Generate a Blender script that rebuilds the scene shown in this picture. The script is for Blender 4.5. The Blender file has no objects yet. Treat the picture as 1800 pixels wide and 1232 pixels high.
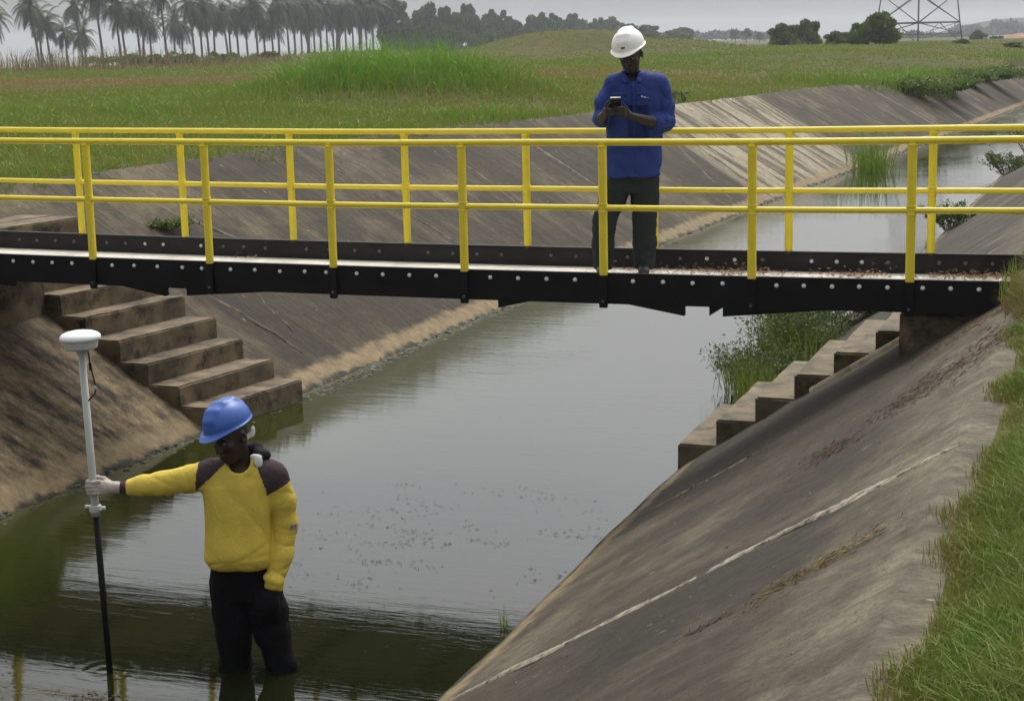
import bpy, math, random
import numpy as np
from mathutils import Vector, Matrix
random.seed(7); rng = np.random.default_rng(11)
sc = bpy.context.scene; col = sc.collection

# ------------------------------------------------------------------ camera
CAMH = 1.5134; PITCH = 0.1836; ROLL = -0.0225
cd = bpy.data.cameras.new('camera'); cam = bpy.data.objects.new('camera', cd); col.objects.link(cam)
cd.sensor_width = 36.0; cd.lens = 2911.5/1800*36; cd.clip_start = 0.05; cd.clip_end = 20000
fw = Vector((0, math.cos(PITCH), -math.sin(PITCH))); rt0 = Vector((1, 0, 0)); up0 = Vector((0, math.sin(PITCH), math.cos(PITCH)))
rt = rt0*math.cos(ROLL)+up0*math.sin(ROLL); up = -rt0*math.sin(ROLL)+up0*math.cos(ROLL)
cam.matrix_world = Matrix(((rt.x, up.x, -fw.x, 0), (rt.y, up.y, -fw.y, 0), (rt.z, up.z, -fw.z, CAMH), (0, 0, 0, 1)))
sc.camera = cam

# ------------------------------------------------------------------ world, sun, exposure
SUN_EL, SUN_AZ = 58, 20
w = bpy.data.worlds.new('World'); sc.world = w; w.use_nodes = True
nt = w.node_tree; nt.nodes.clear()
def wn(t, **k):
    n = nt.nodes.new(t)
    for a, b in k.items(): setattr(n, a, b)
    return n
sky = wn('ShaderNodeTexSky', sky_type='NISHITA', sun_disc=False, sun_elevation=math.radians(SUN_EL), sun_rotation=math.radians(SUN_AZ), dust_density=4.0, air_density=1.2, ozone_density=1.0)
hs = wn('ShaderNodeHueSaturation'); hs.inputs['Saturation'].default_value = 0.14
tc = wn('ShaderNodeTexCoord'); sx = wn('ShaderNodeSeparateXYZ'); mr = wn('ShaderNodeMapRange')
mr.inputs[1].default_value = 0.0; mr.inputs[2].default_value = 0.75; mr.inputs[3].default_value = 1.04; mr.inputs[4].default_value = 2.5
mp = wn('ShaderNodeMapping'); mp.inputs['Scale'].default_value = (1.2, 1.2, 4.0)
nz = wn('ShaderNodeTexNoise'); nz.inputs['Scale'].default_value = 1.6; nz.inputs['Detail'].default_value = 4
mr2 = wn('ShaderNodeMapRange'); mr2.inputs[1].default_value = 0.3; mr2.inputs[2].default_value = 0.7; mr2.inputs[3].default_value = 0.88; mr2.inputs[4].default_value = 1.12
mm = wn('ShaderNodeMath', operation='MULTIPLY'); vm = wn('ShaderNodeVectorMath', operation='SCALE')
bg = wn('ShaderNodeBackground'); bg.inputs['Strength'].default_value = 0.112; wo = wn('ShaderNodeOutputWorld')
L = nt.links.new
L(sky.outputs[0], hs.inputs['Color']); L(tc.outputs['Generated'], sx.inputs[0]); L(sx.outputs[2], mr.inputs[0])
L(tc.outputs['Generated'], mp.inputs[0]); L(mp.outputs[0], nz.inputs['Vector']); L(nz.outputs['Fac'], mr2.inputs[0])
L(mr.outputs[0], mm.inputs[0]); L(mr2.outputs[0], mm.inputs[1]); L(hs.outputs[0], vm.inputs[0]); L(mm.outputs[0], vm.inputs['Scale'])
L(vm.outputs[0], bg.inputs['Color']); L(bg.outputs[0], wo.inputs['Surface'])
sd = bpy.data.lights.new('sun', 'SUN'); sun = bpy.data.objects.new('sun', sd); col.objects.link(sun)
sd.energy = 0.9; sd.angle = math.radians(25); sd.color = (1.0, 0.95, 0.86)
sun.rotation_euler = (math.radians(90-SUN_EL), 0, math.radians(180-SUN_AZ))
sc.view_settings.view_transform = 'Standard'; sc.view_settings.look = 'None'; sc.view_settings.gamma = 1.0
sc.view_settings.exposure = 0.0; sc.view_settings.use_curve_mapping = False
sc.cycles.max_bounces = 6; sc.cycles.volume_bounces = 0; sc.cycles.use_denoising = True

# ------------------------------------------------------------------ frame of the canal: v across, u along
BA = -0.3563; BX, BY = -3.1251, 12.3524
dX, dY = math.cos(BA), math.sin(BA); nX, nY = -dY, dX
def VU(v, u, z=0.0): return (BX+dX*v+nX*u, BY+dY*v+nY*u, z)
def VUa(v, u): return BX+dX*v+nX*u, BY+dY*v+nY*u
def toVU(x, y): return (x-BX)*dX+(y-BY)*dY, (x-BX)*nX+(y-BY)*nY
UL = [-80, -1, 1.2, 5, 8, 11.2, 14.5, 21.5, 29.3, 37, 47.6, 62.7, 4000]; VL = [0, 0, .08, .17, .22, .3, .45, .75, 1.17, 1.57, 2.17, 2.9, 2.9+.05*3937]
UR = [-80, 5, 15, 36, 62, 4000]; VR = [4.18, 4.18, 4.5, 4.7, 5.6, 5.6+.05*3938]
ZTu = [-80, 6, 12, 16, 25, 31, 41, 48, 64, 4000]; ZT = [.25, .25, .24, .19, .11, .07, .02, -.25, -.25, -.2]
WZ = -1.65; SL, SR = .61, .64; ZR = -.05
fL = lambda u: np.interp(u, UL, VL); fR = lambda u: np.interp(u, UR, VR); fT = lambda u: np.interp(u, ZTu, ZT)
topL = lambda u: fL(u)-(fT(u)-WZ)/SL
topR = lambda u: fR(u)+(ZR-WZ)/SR

# ------------------------------------------------------------------ helpers
def tag(o, label=None, cat=None, group=None, kind=None):
    if label: o['label'] = label
    if cat: o['category'] = cat
    if group: o['group'] = group
    if kind: o['kind'] = kind
    return o
def empty(name, loc=(0, 0, 0), rz=0.0):
    o = bpy.data.objects.new(name, None); o.location = loc; o.rotation_euler = (0, 0, rz); col.objects.link(o); return o
def link(name, me, mat=None, parent=None, smooth=False):
    o = bpy.data.objects.new(name, me); col.objects.link(o)
    if mat is not None:
        for m in (mat if isinstance(mat, (list, tuple)) else [mat]): me.materials.append(m)
    if parent is not None: o.parent = parent
    if smooth: me.polygons.foreach_set('use_smooth', [True]*len(me.polygons))
    return o
def mesh_np(name, V, Lp, sizes, mat=None, parent=None, smooth=False, tint=None, mi=None):
    """fast mesh from numpy: V (n,3), Lp flat loop vertex indices, sizes per-face counts"""
    me = bpy.data.meshes.new(name); V = np.asarray(V, np.float32); Lp = np.asarray(Lp, np.int32); sizes = np.asarray(sizes, np.int32)
    me.vertices.add(len(V)); me.vertices.foreach_set('co', V.ravel())
    me.loops.add(len(Lp)); me.loops.foreach_set('vertex_index', Lp)
    me.polygons.add(len(sizes)); st = np.concatenate([[0], np.cumsum(sizes)[:-1]]).astype(np.int32)
    me.polygons.foreach_set('loop_start', st); me.polygons.foreach_set('loop_total', sizes)
    me.polygons.foreach_set('use_smooth', np.full(len(sizes), bool(smooth)))
    if mi is not None: me.polygons.foreach_set('material_index', np.asarray(mi, np.int32))
    if tint is not None:
        a = me.attributes.new('tint', 'FLOAT', 'POINT'); a.data.foreach_set('value', np.asarray(tint, np.float32))
    me.update(calc_edges=True); me.validate()
    o = bpy.data.objects.new(name, me); col.objects.link(o)
    if mat is not None:
        for m in (mat if isinstance(mat, (list, tuple)) else [mat]): me.materials.append(m)
    if parent is not None: o.parent = parent
    return o
class MB:
    def __init__(s): s.v = []; s.f = []
    def add(s, vs, fs):
        n = len(s.v); s.v += [tuple(map(float, p)) for p in vs]; s.f += [[i+n for i in f] for f in fs]
    def box(s, x0, x1, y0, y1, z0, z1, bev=0.0, M=None):
        if bev <= 0:
            vs = [(x, y, z) for x in (x0, x1) for y in (y0, y1) for z in (z0, z1)]
            fs = [(0, 1, 3, 2), (4, 6, 7, 5), (0, 4, 5, 1), (2, 3, 7, 6), (0, 2, 6, 4), (1, 5, 7, 3)]
        else:
            b = bev; P = []
            for z, i in ((z0, b), (z0+b, 0), (z1-b, 0), (z1, b)):
                a0, a1, c0, c1 = x0+i, x1-i, y0+i, y1-i
                P += [(a0+b, c0, z), (a1-b, c0, z), (a1, c0+b, z), (a1, c1-b, z), (a1-b, c1, z), (a0+b, c1, z), (a0, c1-b, z), (a0, c0+b, z)]
            vs = P; fs = [list(range(7, -1, -1)), list(range(24, 32))]
            for r in range(3):
                for k in range(8): fs.append((r*8+k, r*8+(k+1) % 8, (r+1)*8+(k+1) % 8, (r+1)*8+k))
        if M is not None: vs = [tuple(M @ Vector(p)) for p in vs]
        s.add(vs, fs)
    def tube(s, pts, r, n=10, cap=True):
        pts = [Vector(p) for p in pts]; R = r if isinstance(r, (list, tuple)) else [r]*len(pts)
        vs = []; prev = None
        for i, p in enumerate(pts):
            t = (pts[min(i+1, len(pts)-1)]-pts[max(i-1, 0)]).normalized()
            a = t.cross(Vector((0, 0, 1)) if abs(t.z) < .95 else Vector((1, 0, 0))).normalized() if prev is None else (prev-t*prev.dot(t)).normalized()
            prev = a; b = t.cross(a)
            for k in range(n):
                an = 2*math.pi*k/n; vs.append(p+(a*math.cos(an)+b*math.sin(an))*R[i])
        fs = []
        for i in range(len(pts)-1):
            for k in range(n): fs.append((i*n+k, i*n+(k+1) % n, (i+1)*n+(k+1) % n, (i+1)*n+k))
        if cap: fs += [list(range(n-1, -1, -1)), list(range((len(pts)-1)*n, len(pts)*n))]
        s.add(vs, fs)
    def lathe(s, prof, c=(0, 0, 0), n=32, M=None):
        vs = []
        for r, z in prof:
            for k in range(n):
                an = 2*math.pi*k/n; p = Vector((r*math.cos(an), r*math.sin(an), z))
                if M is not None: p = M @ p
                vs.append(p+Vector(c))
        fs = []
        for i in range(len(prof)-1):
            for k in range(n): fs.append((i*n+k, i*n+(k+1) % n, (i+1)*n+(k+1) % n, (i+1)*n+k))
        fs += [list(range(n-1, -1, -1)), list(range((len(prof)-1)*n, len(prof)*n))]
        s.add(vs, fs)
    def build(s, name, mat, parent=None, smooth=False):
        me = bpy.data.meshes.new(name); me.from_pydata(s.v, [], s.f); me.update()
        return link(name, me, mat, parent, smooth)
def auto_smooth(o, deg=40):
    me = o.data; me.polygons.foreach_set('use_smooth', [True]*len(me.polygons))
    me.set_sharp_from_angle(angle=math.radians(deg)); return o

# ------------------------------------------------------------------ materials
class NT:
    def __init__(s, name):
        s.m = bpy.data.materials.new(name); s.m.use_nodes = True; s.t = s.m.node_tree; s.b = s.t.nodes['Principled BSDF']
    def n(s, t, **k):
        nd = s.t.nodes.new(t)
        for a, b in k.items(): setattr(nd, a, b)
        return nd
    def l(s, a, b): s.t.links.new(a, b)
    def val(s, nd, i, v): nd.inputs[i].default_value = v
    def coord(s, kind='Object', scale=(1, 1, 1)):
        c = s.n('ShaderNodeTexCoord'); m = s.n('ShaderNodeMapping'); m.inputs['Scale'].default_value = scale
        s.l(c.outputs[kind], m.inputs[0]); return m.outputs[0]
    def noise(s, vec, scale, detail=4, rough=.55, dist=0.0):
        n = s.n('ShaderNodeTexNoise'); n.inputs['Scale'].default_value = scale; n.inputs['Detail'].default_value = detail
        n.inputs['Roughness'].default_value = rough; n.inputs['Distortion'].default_value = dist; s.l(vec, n.inputs['Vector']); return n.outputs['Fac']
    def ramp(s, fac, stops):
        r = s.n('ShaderNodeValToRGB'); e = r.color_ramp.elements
        while len(e) < len(stops): e.new(.5)
        for el, (p, c) in zip(e, stops): el.position = p; el.color = (*c, 1) if len(c) == 3 else c
        s.l(fac, r.inputs[0]); return r.outputs[0]
    def rng(s, v, a, b, c=0.0, d=1.0, smooth=True):
        m = s.n('ShaderNodeMapRange'); m.interpolation_type = 'SMOOTHSTEP' if smooth else 'LINEAR'
        for i, x in enumerate((a, b, c, d)): m.inputs[i+1].default_value = x
        s.l(v, m.inputs[0]); return m.outputs[0]
    def mix(s, f, a, b):
        m = s.n('ShaderNodeMix', data_type='RGBA')
        if isinstance(f, float): m.inputs[0].default_value = f
        else: s.l(f, m.inputs[0])
        for x, i in ((a, 6), (b, 7)):
            if isinstance(x, tuple): m.inputs[i].default_value = (*x, 1)
            else: s.l(x, m.inputs[i])
        return m.outputs[2]
    def math(s, op, a, b=0.0):
        m = s.n('ShaderNodeMath', operation=op)
        for x, i in ((a, 0), (b, 1)):
            if isinstance(x, (int, float)): m.inputs[i].default_value = x
            else: s.l(x, m.inputs[i])
        return m.outputs[0]
    def base(s, c, rough=.8, spec=None):
        if isinstance(c, tuple): s.b.inputs['Base Color'].default_value = (*c, 1)
        else: s.l(c, s.b.inputs['Base Color'])
        if isinstance(rough, (int, float)): s.b.inputs['Roughness'].default_value = rough
        else: s.l(rough, s.b.inputs['Roughness'])
        if spec is not None: s.b.inputs['Specular IOR Level'].default_value = spec
    def bump(s, h, st=.3, dist=.01):
        b = s.n('ShaderNodeBump'); b.inputs['Strength'].default_value = st; b.inputs['Distance'].default_value = dist
        s.l(h, b.inputs['Height']); s.l(b.outputs[0], s.b.inputs['Normal'])
def simple(name, c, rough=.6, var=.25, scale=12, bump=.0, metal=0.0, spec=.5, bscale=None, bdist=.005, dirt=None):
    t = NT(name); v = t.coord(); n1 = t.noise(v, scale, 5)
    lo = tuple(x*(1-var) for x in c); hi = tuple(min(1, x*(1+var)) for x in c)
    cc = t.ramp(n1, [(.3, lo), (.7, hi)])
    if dirt: cc = t.mix(t.rng(t.noise(v, dirt[1], 6, .7), dirt[2], dirt[3]), cc, dirt[0])
    t.base(cc, rough, spec); t.b.inputs['Metallic'].default_value = metal
    if bump: t.bump(t.noise(v, bscale or scale*3, 5, .65), bump, bdist)
    return t.m

def slab_mat(name, side):
    t = NT(name); c = t.n('ShaderNodeTexCoord'); uv = c.outputs['UV']
    def mp(sc_, loc=(0, 0, 0)):
        m = t.n('ShaderNodeMapping'); m.inputs['Scale'].default_value = sc_; m.inputs['Location'].default_value = loc; t.l(uv, m.inputs[0]); return m.outputs[0]
    sp = t.n('ShaderNodeSeparateXYZ'); t.l(uv, sp.inputs[0]); U, S = sp.outputs[0], sp.outputs[1]
    streak = t.noise(mp((1.6, .22, 1)), 1.6, 7, .62, .4)
    fine = t.noise(mp((9, 1.1, 1), (3, 1, 0)), 2.0, 6, .65, .2)
    blot = t.noise(mp((.35, .45, 1), (7, 2, 0)), 1.1, 6, .6)
    grain = t.noise(mp((1, 1, 1)), 60, 4, .7)
    if side == 'R':
        dark, mid, pale = (.025, .0195, .0122), (.064, .051, .032), (.18, .150, .098)
    else:
        dark, mid, pale = (.019, .0138, .0070), (.050, .037, .0185), (.165, .130, .073)
    f = t.math('ADD', t.math('MULTIPLY', t.math('ADD', t.math('MULTIPLY', streak, .55), t.math('MULTIPLY', blot, .45)), .75), t.math('MULTIPLY', fine, .25))
    colr = t.ramp(f, [(.36, dark), (.5, mid), (.66, pale)] if side == 'L' else [(.34, dark), (.52, mid), (.75, pale)])
    # dry paler concrete and dark algae in large patches
    colr = t.mix(t.math('MULTIPLY', t.rng(blot, .52, .66), .55), colr, pale)
    colr = t.mix(t.math('MULTIPLY', t.rng(t.noise(mp((.9, .35, 1), (1, 9, 0)), 1.0, 5), .5, .64), .6), colr, dark)
    edge = t.math('ADD', S, t.math('MULTIPLY', t.math('SUBTRACT', t.noise(mp((.8, .8, 1)), 1.5, 5), .5), 1.1))
    if side == 'R':
        top = t.math('MULTIPLY', t.rng(edge, 2.15, 2.9), .85)
        colr = t.mix(top, colr, t.ramp(t.noise(mp((1, 1, 1)), 3.0, 7, .65), [(.35, (.07, .057, .036)), (.65, (.21, .18, .12))]))
    else:
        colr = t.mix(t.math('MULTIPLY', t.math('MULTIPLY', t.rng(edge, 2.3, .9), t.rng(U, 2.2, 1.0)), t.rng(t.noise(mp((.5, .9, 1), (4, 4, 0)), 1.3, 5), .30, .45)), colr, t.ramp(t.noise(mp((2, .7, 1)), 2.6, 7, .7), [(.40, (.026, .019, .010)), (.48, (.13, .093, .048)), (.62, (.27, .205, .118))]))
        wide = t.math('MULTIPLY', t.rng(U, 20.8, 22.8), t.rng(U, 31.6, 30.4))
        colr = t.mix(t.math('MULTIPLY', wide, t.rng(streak, .40, .56, .15, .95)), colr, (.34, .295, .20))
    if side == 'R':
        wq = t.math('MULTIPLY', t.math('SUBTRACT', t.noise(mp((1, .5, 1)), 3.0, 4), .5), .5)
        Uw, Sw = t.math('ADD', U, wq), t.math('ADD', S, t.math('MULTIPLY', wq, 1.5))
        st = t.math('MULTIPLY', t.math('MULTIPLY', t.rng(Uw, -3.92, -4.0), t.rng(Uw, -5.2, -4.7)), t.math('MULTIPLY', t.rng(Sw, .9, 1.5), t.rng(Sw, 2.55, 2.35)))
        colr = t.mix(t.math('MULTIPLY', st, .75), colr, (.022, .018, .012))
    pits = t.noise(mp((7, 5, 1)), 3.5, 5, .7, .3)
    colr = t.mix(t.math('MULTIPLY', t.rng(pits, .56, .66), .5), colr, (.022, .017, .011))
    # tan silt band just above the water
    b2 = t.math('ADD', S, t.math('MULTIPLY', t.math('SUBTRACT', t.noise(mp((1, 1, 1)), 4, 4), .5), .25))
    tan = t.math('MULTIPLY', t.rng(b2, .30 if side == 'L' else .22, .20 if side == 'L' else .12), .9)
    colr = t.mix(tan, colr, t.ramp(grain, [(.3, (.17, .12, .058)), (.7, (.34, .26, .145))]))
    wet = t.rng(b2, .1, .03)
    colr = t.mix(wet, colr, (.022, .024, .014))
    mot = t.noise(mp((1, .8, 1), (2, 5, 0)), 9, 9, .72, .2); mot2 = t.noise(mp((1.2, .6, 1), (8, 1, 0)), 26, 6, .75)
    hv = t.n('ShaderNodeHueSaturation'); hv.inputs['Saturation'].default_value = 1.0; t.l(t.math('ADD', t.rng(mot, .30, .70, .55, 1.42, False), t.rng(mot2, .3, .7, -.22, .22, False)), hv.inputs['Value']); t.l(colr, hv.inputs['Color']); colr = hv.outputs[0]
    # small pale chips and dark specks
    colr = t.mix(t.rng(t.noise(mp((3, 1, 1)), 7, 3, .5), .71, .74), colr, (.3, .28, .24))
    colr = t.mix(t.math('MULTIPLY', t.rng(grain, .35, .6), .25), colr, (.02, .018, .014))
    t.base(colr, .85, .3)
    t.bump(t.math('ADD', t.math('MULTIPLY', grain, .6), t.math('ADD', fine, t.math('MULTIPLY', mot, .8))), .7, .014)
    return t.m

M = {}
M['slabR'] = slab_mat('slab_right', 'R'); M['slabL'] = slab_mat('slab_left', 'L')
M['step'] = simple('step_concrete', (.15, .112, .066), .9, .5, 3.5, .5, bscale=45, dirt=((.022, .018, .012), 5, .45, .7))
M['stepR'] = simple('step_concrete_pale', (.145, .116, .070), .9, .45, 4, .5, bscale=45, dirt=((.03, .026, .018), 6, .5, .72))
M['jointL'] = simple('old_mortar', (.11, .088, .053), .9, .4, 9, .4, dirt=((.035, .027, .016), 12, .45, .6))
M['joint'] = simple('mortar', (.26, .23, .165), .9, .35, 14, .5, bscale=80, dirt=((.05, .04, .025), 22, .48, .62))
M['yellow'] = simple('yellow_paint', (.74, .59, .030), .36, .08, 6, .08, bscale=60, bdist=.002, dirt=((.20, .10, .02), 34, .63, .72))
M['black'] = simple('black_steel', (.0055, .0055, .006), .5, .35, 5, .15, bscale=70, bdist=.002, spec=.18, dirt=((.035, .028, .022), 9, .6, .8))
M['blackin'] = simple('black_steel_dusty', (.013, .013, .014), .6, .35, 5, .15, bscale=70, bdist=.002, spec=.3, dirt=((.05, .04, .03), 9, .55, .8))
M['bolt'] = simple('zinc_bolt', (.62, .62, .59), .5, .2, 40, metal=.0)
M['boltdark'] = simple('grimy_bolt', (.10, .10, .10), .6, .4, 40)
M['deck'] = simple('deck_board', (.58, .54, .46), .75, .18, 8, .3, dirt=((.2, .14, .08), 16, .58, .72))
M['litter'] = None
def tint_mat(name, stops, rough=.7, trans=0.0, spec=.3):
    t = NT(name); a = t.n('ShaderNodeAttribute'); a.attribute_name = 'tint'
    t.base(t.ramp(a.outputs['Fac'], stops), rough, spec)
    if trans:
        t.b.inputs['Subsurface Weight'].default_value = 0.0
        tr = t.n('ShaderNodeBsdfTranslucent'); mx = t.n('ShaderNodeMixShader'); mx.inputs[0].default_value = trans
        o = t.t.nodes['Material Output']; t.l(t.b.inputs['Base Color'].links[0].from_socket, tr.inputs[0])
        t.l(t.b.outputs[0], mx.inputs[1]); t.l(tr.outputs[0], mx.inputs[2]); t.l(mx.outputs[0], o.inputs['Surface'])
    return t.m
M['grass'] = tint_mat('grass_blades', [(0, (.29, .20, .078)), (.2, (.26, .225, .055)), (.45, (.20, .235, .038)), (.75, (.15, .235, .030)), (1, (.15, .32, .028))], .65, .3)
M['leaf'] = tint_mat('leaves', [(0, (.03, .05, .012)), (.5, (.065, .105, .020)), (1, (.11, .16, .03))], .6, .25)
M['grassnear'] = tint_mat('near_grass', [(0, (.23, .175, .070)), (.2, (.20, .18, .045)), (.45, (.17, .195, .034)), (.75, (.125, .185, .028)), (1, (.13, .25, .026))], .65, .3)
M['leafbright'] = tint_mat('leaves_bright', [(0, (.045, .07, .016)), (.5, (.085, .135, .026)), (1, (.15, .22, .04))], .6, .35)
M['leafdark'] = tint_mat('leaves_dark', [(0, (.012, .022, .010)), (.5, (.022, .038, .014)), (1, (.04, .06, .02))], .65, .2)
M['palm'] = tint_mat('palm_leaves', [(0, (.060, .045, .018)), (.35, (.026, .042, .009)), (1, (.050, .082, .016))], .55, .2)
M['deadfrond'] = simple('dead_frond', (.075, .052, .03), .9, .4, 2)
M['bark'] = simple('bark', (.10, .085, .065), .9, .35, 3, .5)
M['palmbark'] = simple('palm_bark', (.085, .075, .06), .9, .3, 2, .4)
M['dry'] = tint_mat('dry_stems', [(0, (.16, .12, .07)), (1, (.26, .21, .12))], .9, .2)
M['litter'] = tint_mat('dead_leaves', [(0, (.05, .028, .018)), (.5, (.15, .075, .035)), (1, (.33, .21, .11))], .9)
M['litterred'] = tint_mat('reddish_litter', [(0, (.04, .022, .016)), (.6, (.10, .055, .04)), (1, (.20, .14, .10))], .9)
M['straw'] = tint_mat('straw_litter', [(0, (.06, .045, .015)), (.6, (.17, .12, .035)), (1, (.28, .21, .08))], .9)
M['scum'] = tint_mat('floating_scum', [(0, (.010, .010, .006)), (.7, (.02, .022, .012)), (.9, (.04, .035, .02)), (1, (.10, .09, .06))], .75, spec=.1)
M['rubble'] = tint_mat('wet_stones', [(0, (.02, .024, .014)), (.6, (.05, .052, .035)), (1, (.12, .11, .08))], .6)
M['steel'] = simple('tower_steel', (.06, .065, .07), .6, .2, 3)

def ground_mat():
    t = NT('ground'); v = t.coord('Object'); n = t.noise(v, .09, 7, .6); n2 = t.noise(v, 1.1, 6, .65); n3 = t.noise(v, 9, 4, .7)
    c = t.ramp(n, [(.34, (.075, .085, .022)), (.5, (.085, .09, .026)), (.62, (.13, .10, .042)), (.72, (.09, .085, .03))])
    c = t.mix(t.rng(n2, .45, .7), c, (.048, .062, .016)); c = t.mix(t.math('MULTIPLY', t.rng(n3, .5, .7), .4), c, (.035, .035, .014))
    t.base(c, .95, .1); t.bump(t.math('ADD', n2, n3), .8, .08); return t.m
M['ground'] = ground_mat()
def water_mat():
    t = NT('canal_water'); v0 = t.coord('Object')
    c = t.n('ShaderNodeTexCoord'); uv = c.outputs['UV']
    def mp(sc_):
        m = t.n('ShaderNodeMapping'); m.inputs['Scale'].default_value = sc_; t.l(uv, m.inputs[0]); return m.outputs[0]
    sp = t.n('ShaderNodeSeparateXYZ'); t.l(uv, sp.inputs[0])
    side = t.math('ADD', sp.outputs[0], t.math('MULTIPLY', t.math('SUBTRACT', t.noise(mp((1, .4, 1)), .8, 4), .5), 1.2))
    colr = t.mix(t.rng(side, 1.9, .3), (.009, .0108, .0036), (.026, .034, .0045))
    t.base(colr, .02, .5); t.b.inputs['IOR'].default_value = 1.5
    # wind ripples: crests roughly across the canal, calm lanes between
    r1 = t.noise(mp((1.3, 8, 1)), 1.0, 5, .55, .5); r2 = t.noise(mp((4, 22, 1)), 1.3, 4, .6, .6); calm = t.rng(t.noise(mp((.3, .22, 1)), 1.0, 3), .40, .66, .25, 1.0)
    ed = t.rng(sp.outputs[1], 3.0, -1.5, .66, .42)
    h = t.math('MULTIPLY', t.math('ADD', r1, t.math('MULTIPLY', r2, .35)), t.math('MULTIPLY', calm, ed))
    rings = None
    for (px_, py_, am) in ((-1.475, 8.199, 1.0), (-1.222, 8.15, 1.0), (-2.155, 8.185, .7)):
        vd = t.n('ShaderNodeVectorMath', operation='DISTANCE'); t.l(v0, vd.inputs[0]); vd.inputs[1].default_value = (px_, py_, WZ); D_ = vd.outputs['Value']
        wv = t.math('MULTIPLY', t.math('SINE', t.math('ADD', t.math('MULTIPLY', D_, 70), t.math('MULTIPLY', r2, 3))), t.rng(D_, .30, .03, 0, am*.04)); rings = wv if rings is None else t.math('ADD', rings, wv)
    t.bump(t.math('ADD', h, rings), .13, .03); return t.m
M['water'] = water_mat()

# ------------------------------------------------------------------ terrain
def sstep(a, b, x):
    t = np.clip((x-a)/(b-a), 0, 1); return t*t*(3-2*t)
_ph = rng.uniform(0, 6.28, (8, 2)); 
def lump(x, y, s):
    x = np.asarray(x)/s; y = np.asarray(y)/s; r = 0
    for i, (a, b) in enumerate([(1, .4), (-.7, 1.1), (1.9, -.8), (.6, 2.1), (-2.6, .9), (3.1, 2.4)]):
        r = r+np.sin(a*x+b*y+_ph[i, 0])*np.sin(b*x*.6-a*y*.8+_ph[i, 1])/(1+.5*i)
    return r/2.6
def mound(x, y, cx, cy, rx, ry, h, ang=0):
    ca, sa = math.cos(ang), math.sin(ang); a = ((x-cx)*ca+(y-cy)*sa)/rx; b = (-(x-cx)*sa+(y-cy)*ca)/ry
    return h*np.exp(-(a*a+b*b)**1.3)
def field_z(v, u):
    """height of the open ground left of the canal (world z)"""
    x, y = VUa(v, u); zt = fT(u); t = topL(u)-v
    base = zt+(.32-zt)*sstep(0, 14, t)
    base = base+lump(x, y, 9)*.14*sstep(.5, 8, t)+lump(x, y, 3)*.05*sstep(0, 2, t)
    R = np.hypot(x, y); be = x/np.maximum(y, 1)
    base = base+mound(x, y, -2.4, 39, 3.4, 2.6, .42)+mound(x, y, 5.2, 126, 7.5, 6, 1.85)+mound(x, y, 13, 138, 6, 7, 1.0)+mound(x, y, 24, 92, 9, 8, .3)
    base = base+mound(x, y, -14, 150, 10, 6, .5)+.25*sstep(60, 140, R)*sstep(-.2, -.08, be)
    base = base-7.0*sstep(0, 90, y-(128+np.clip((x+39)*1.1, 0, 44)))*sstep(.06, -.10, be)
    base = base-1.2*sstep(200, 420, R)*sstep(-.05, .12, be)
    return base
def right_z(v, u):
    x, y = VUa(v, u); t = v-topR(u); return ZR+.02*sstep(0, .4, t)+lump(x, y, 1.3)*.03*sstep(.1, .8, t)+.10*sstep(.3, 3, t)
us = np.concatenate([-np.geomspace(4, 3000, 40)[::-1]-11, np.arange(-14, 60, 1.0), 60*1.022**np.arange(0, 185)])
offL = np.concatenate([[0, .15, .4, .7, 1.0, 1.4, 1.9, 2.5, 3.2, 4.0], 5*1.045**np.arange(0, 146)])
offR = np.concatenate([[0, .15, .4, .7, 1.0, 1.4, 1.9, 2.5, 3.2, 4.0], 5*1.09**np.arange(0, 75)])
rows = []
for u in us:
    tl, tr = float(topL(u)), float(topR(u)); a, b = float(fL(u)), float(fR(u))
    vl = tl-offL[::-1]; zl = field_z(vl, u*np.ones_like(vl)); zl[-1] -= .03
    vm_ = np.array([tl+.25, a+.1, a+.5, b-.5, b-.1, tr-.25]); zm = np.array([fT(u)-.3, -2.0, -2.08, -2.08, -2.0, ZR-.3])
    vr = tr+offR; zr = right_z(vr, u*np.ones_like(vr)); zr[0] -= .03
    v = np.concatenate([vl, vm_, vr]); z = np.concatenate([zl, zm, zr]); x, y = VUa(v, u); rows.append(np.stack([x, y, z], 1))
G = np.array(rows); nr, nc = G.shape[:2]; idx = np.arange(nr*nc).reshape(nr, nc)
def grid_faces(idx): return np.stack([idx[:-1, :-1], idx[:-1, 1:], idx[1:, 1:], idx[1:, :-1]], -1).reshape(-1, 4)
F = grid_faces(idx); tag(mesh_np('ground', G.reshape(-1, 3), F.ravel(), np.full(len(F), 4), M['ground'], smooth=True), 'open grassy ground on both sides of the canal', 'ground', kind='structure')

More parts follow.
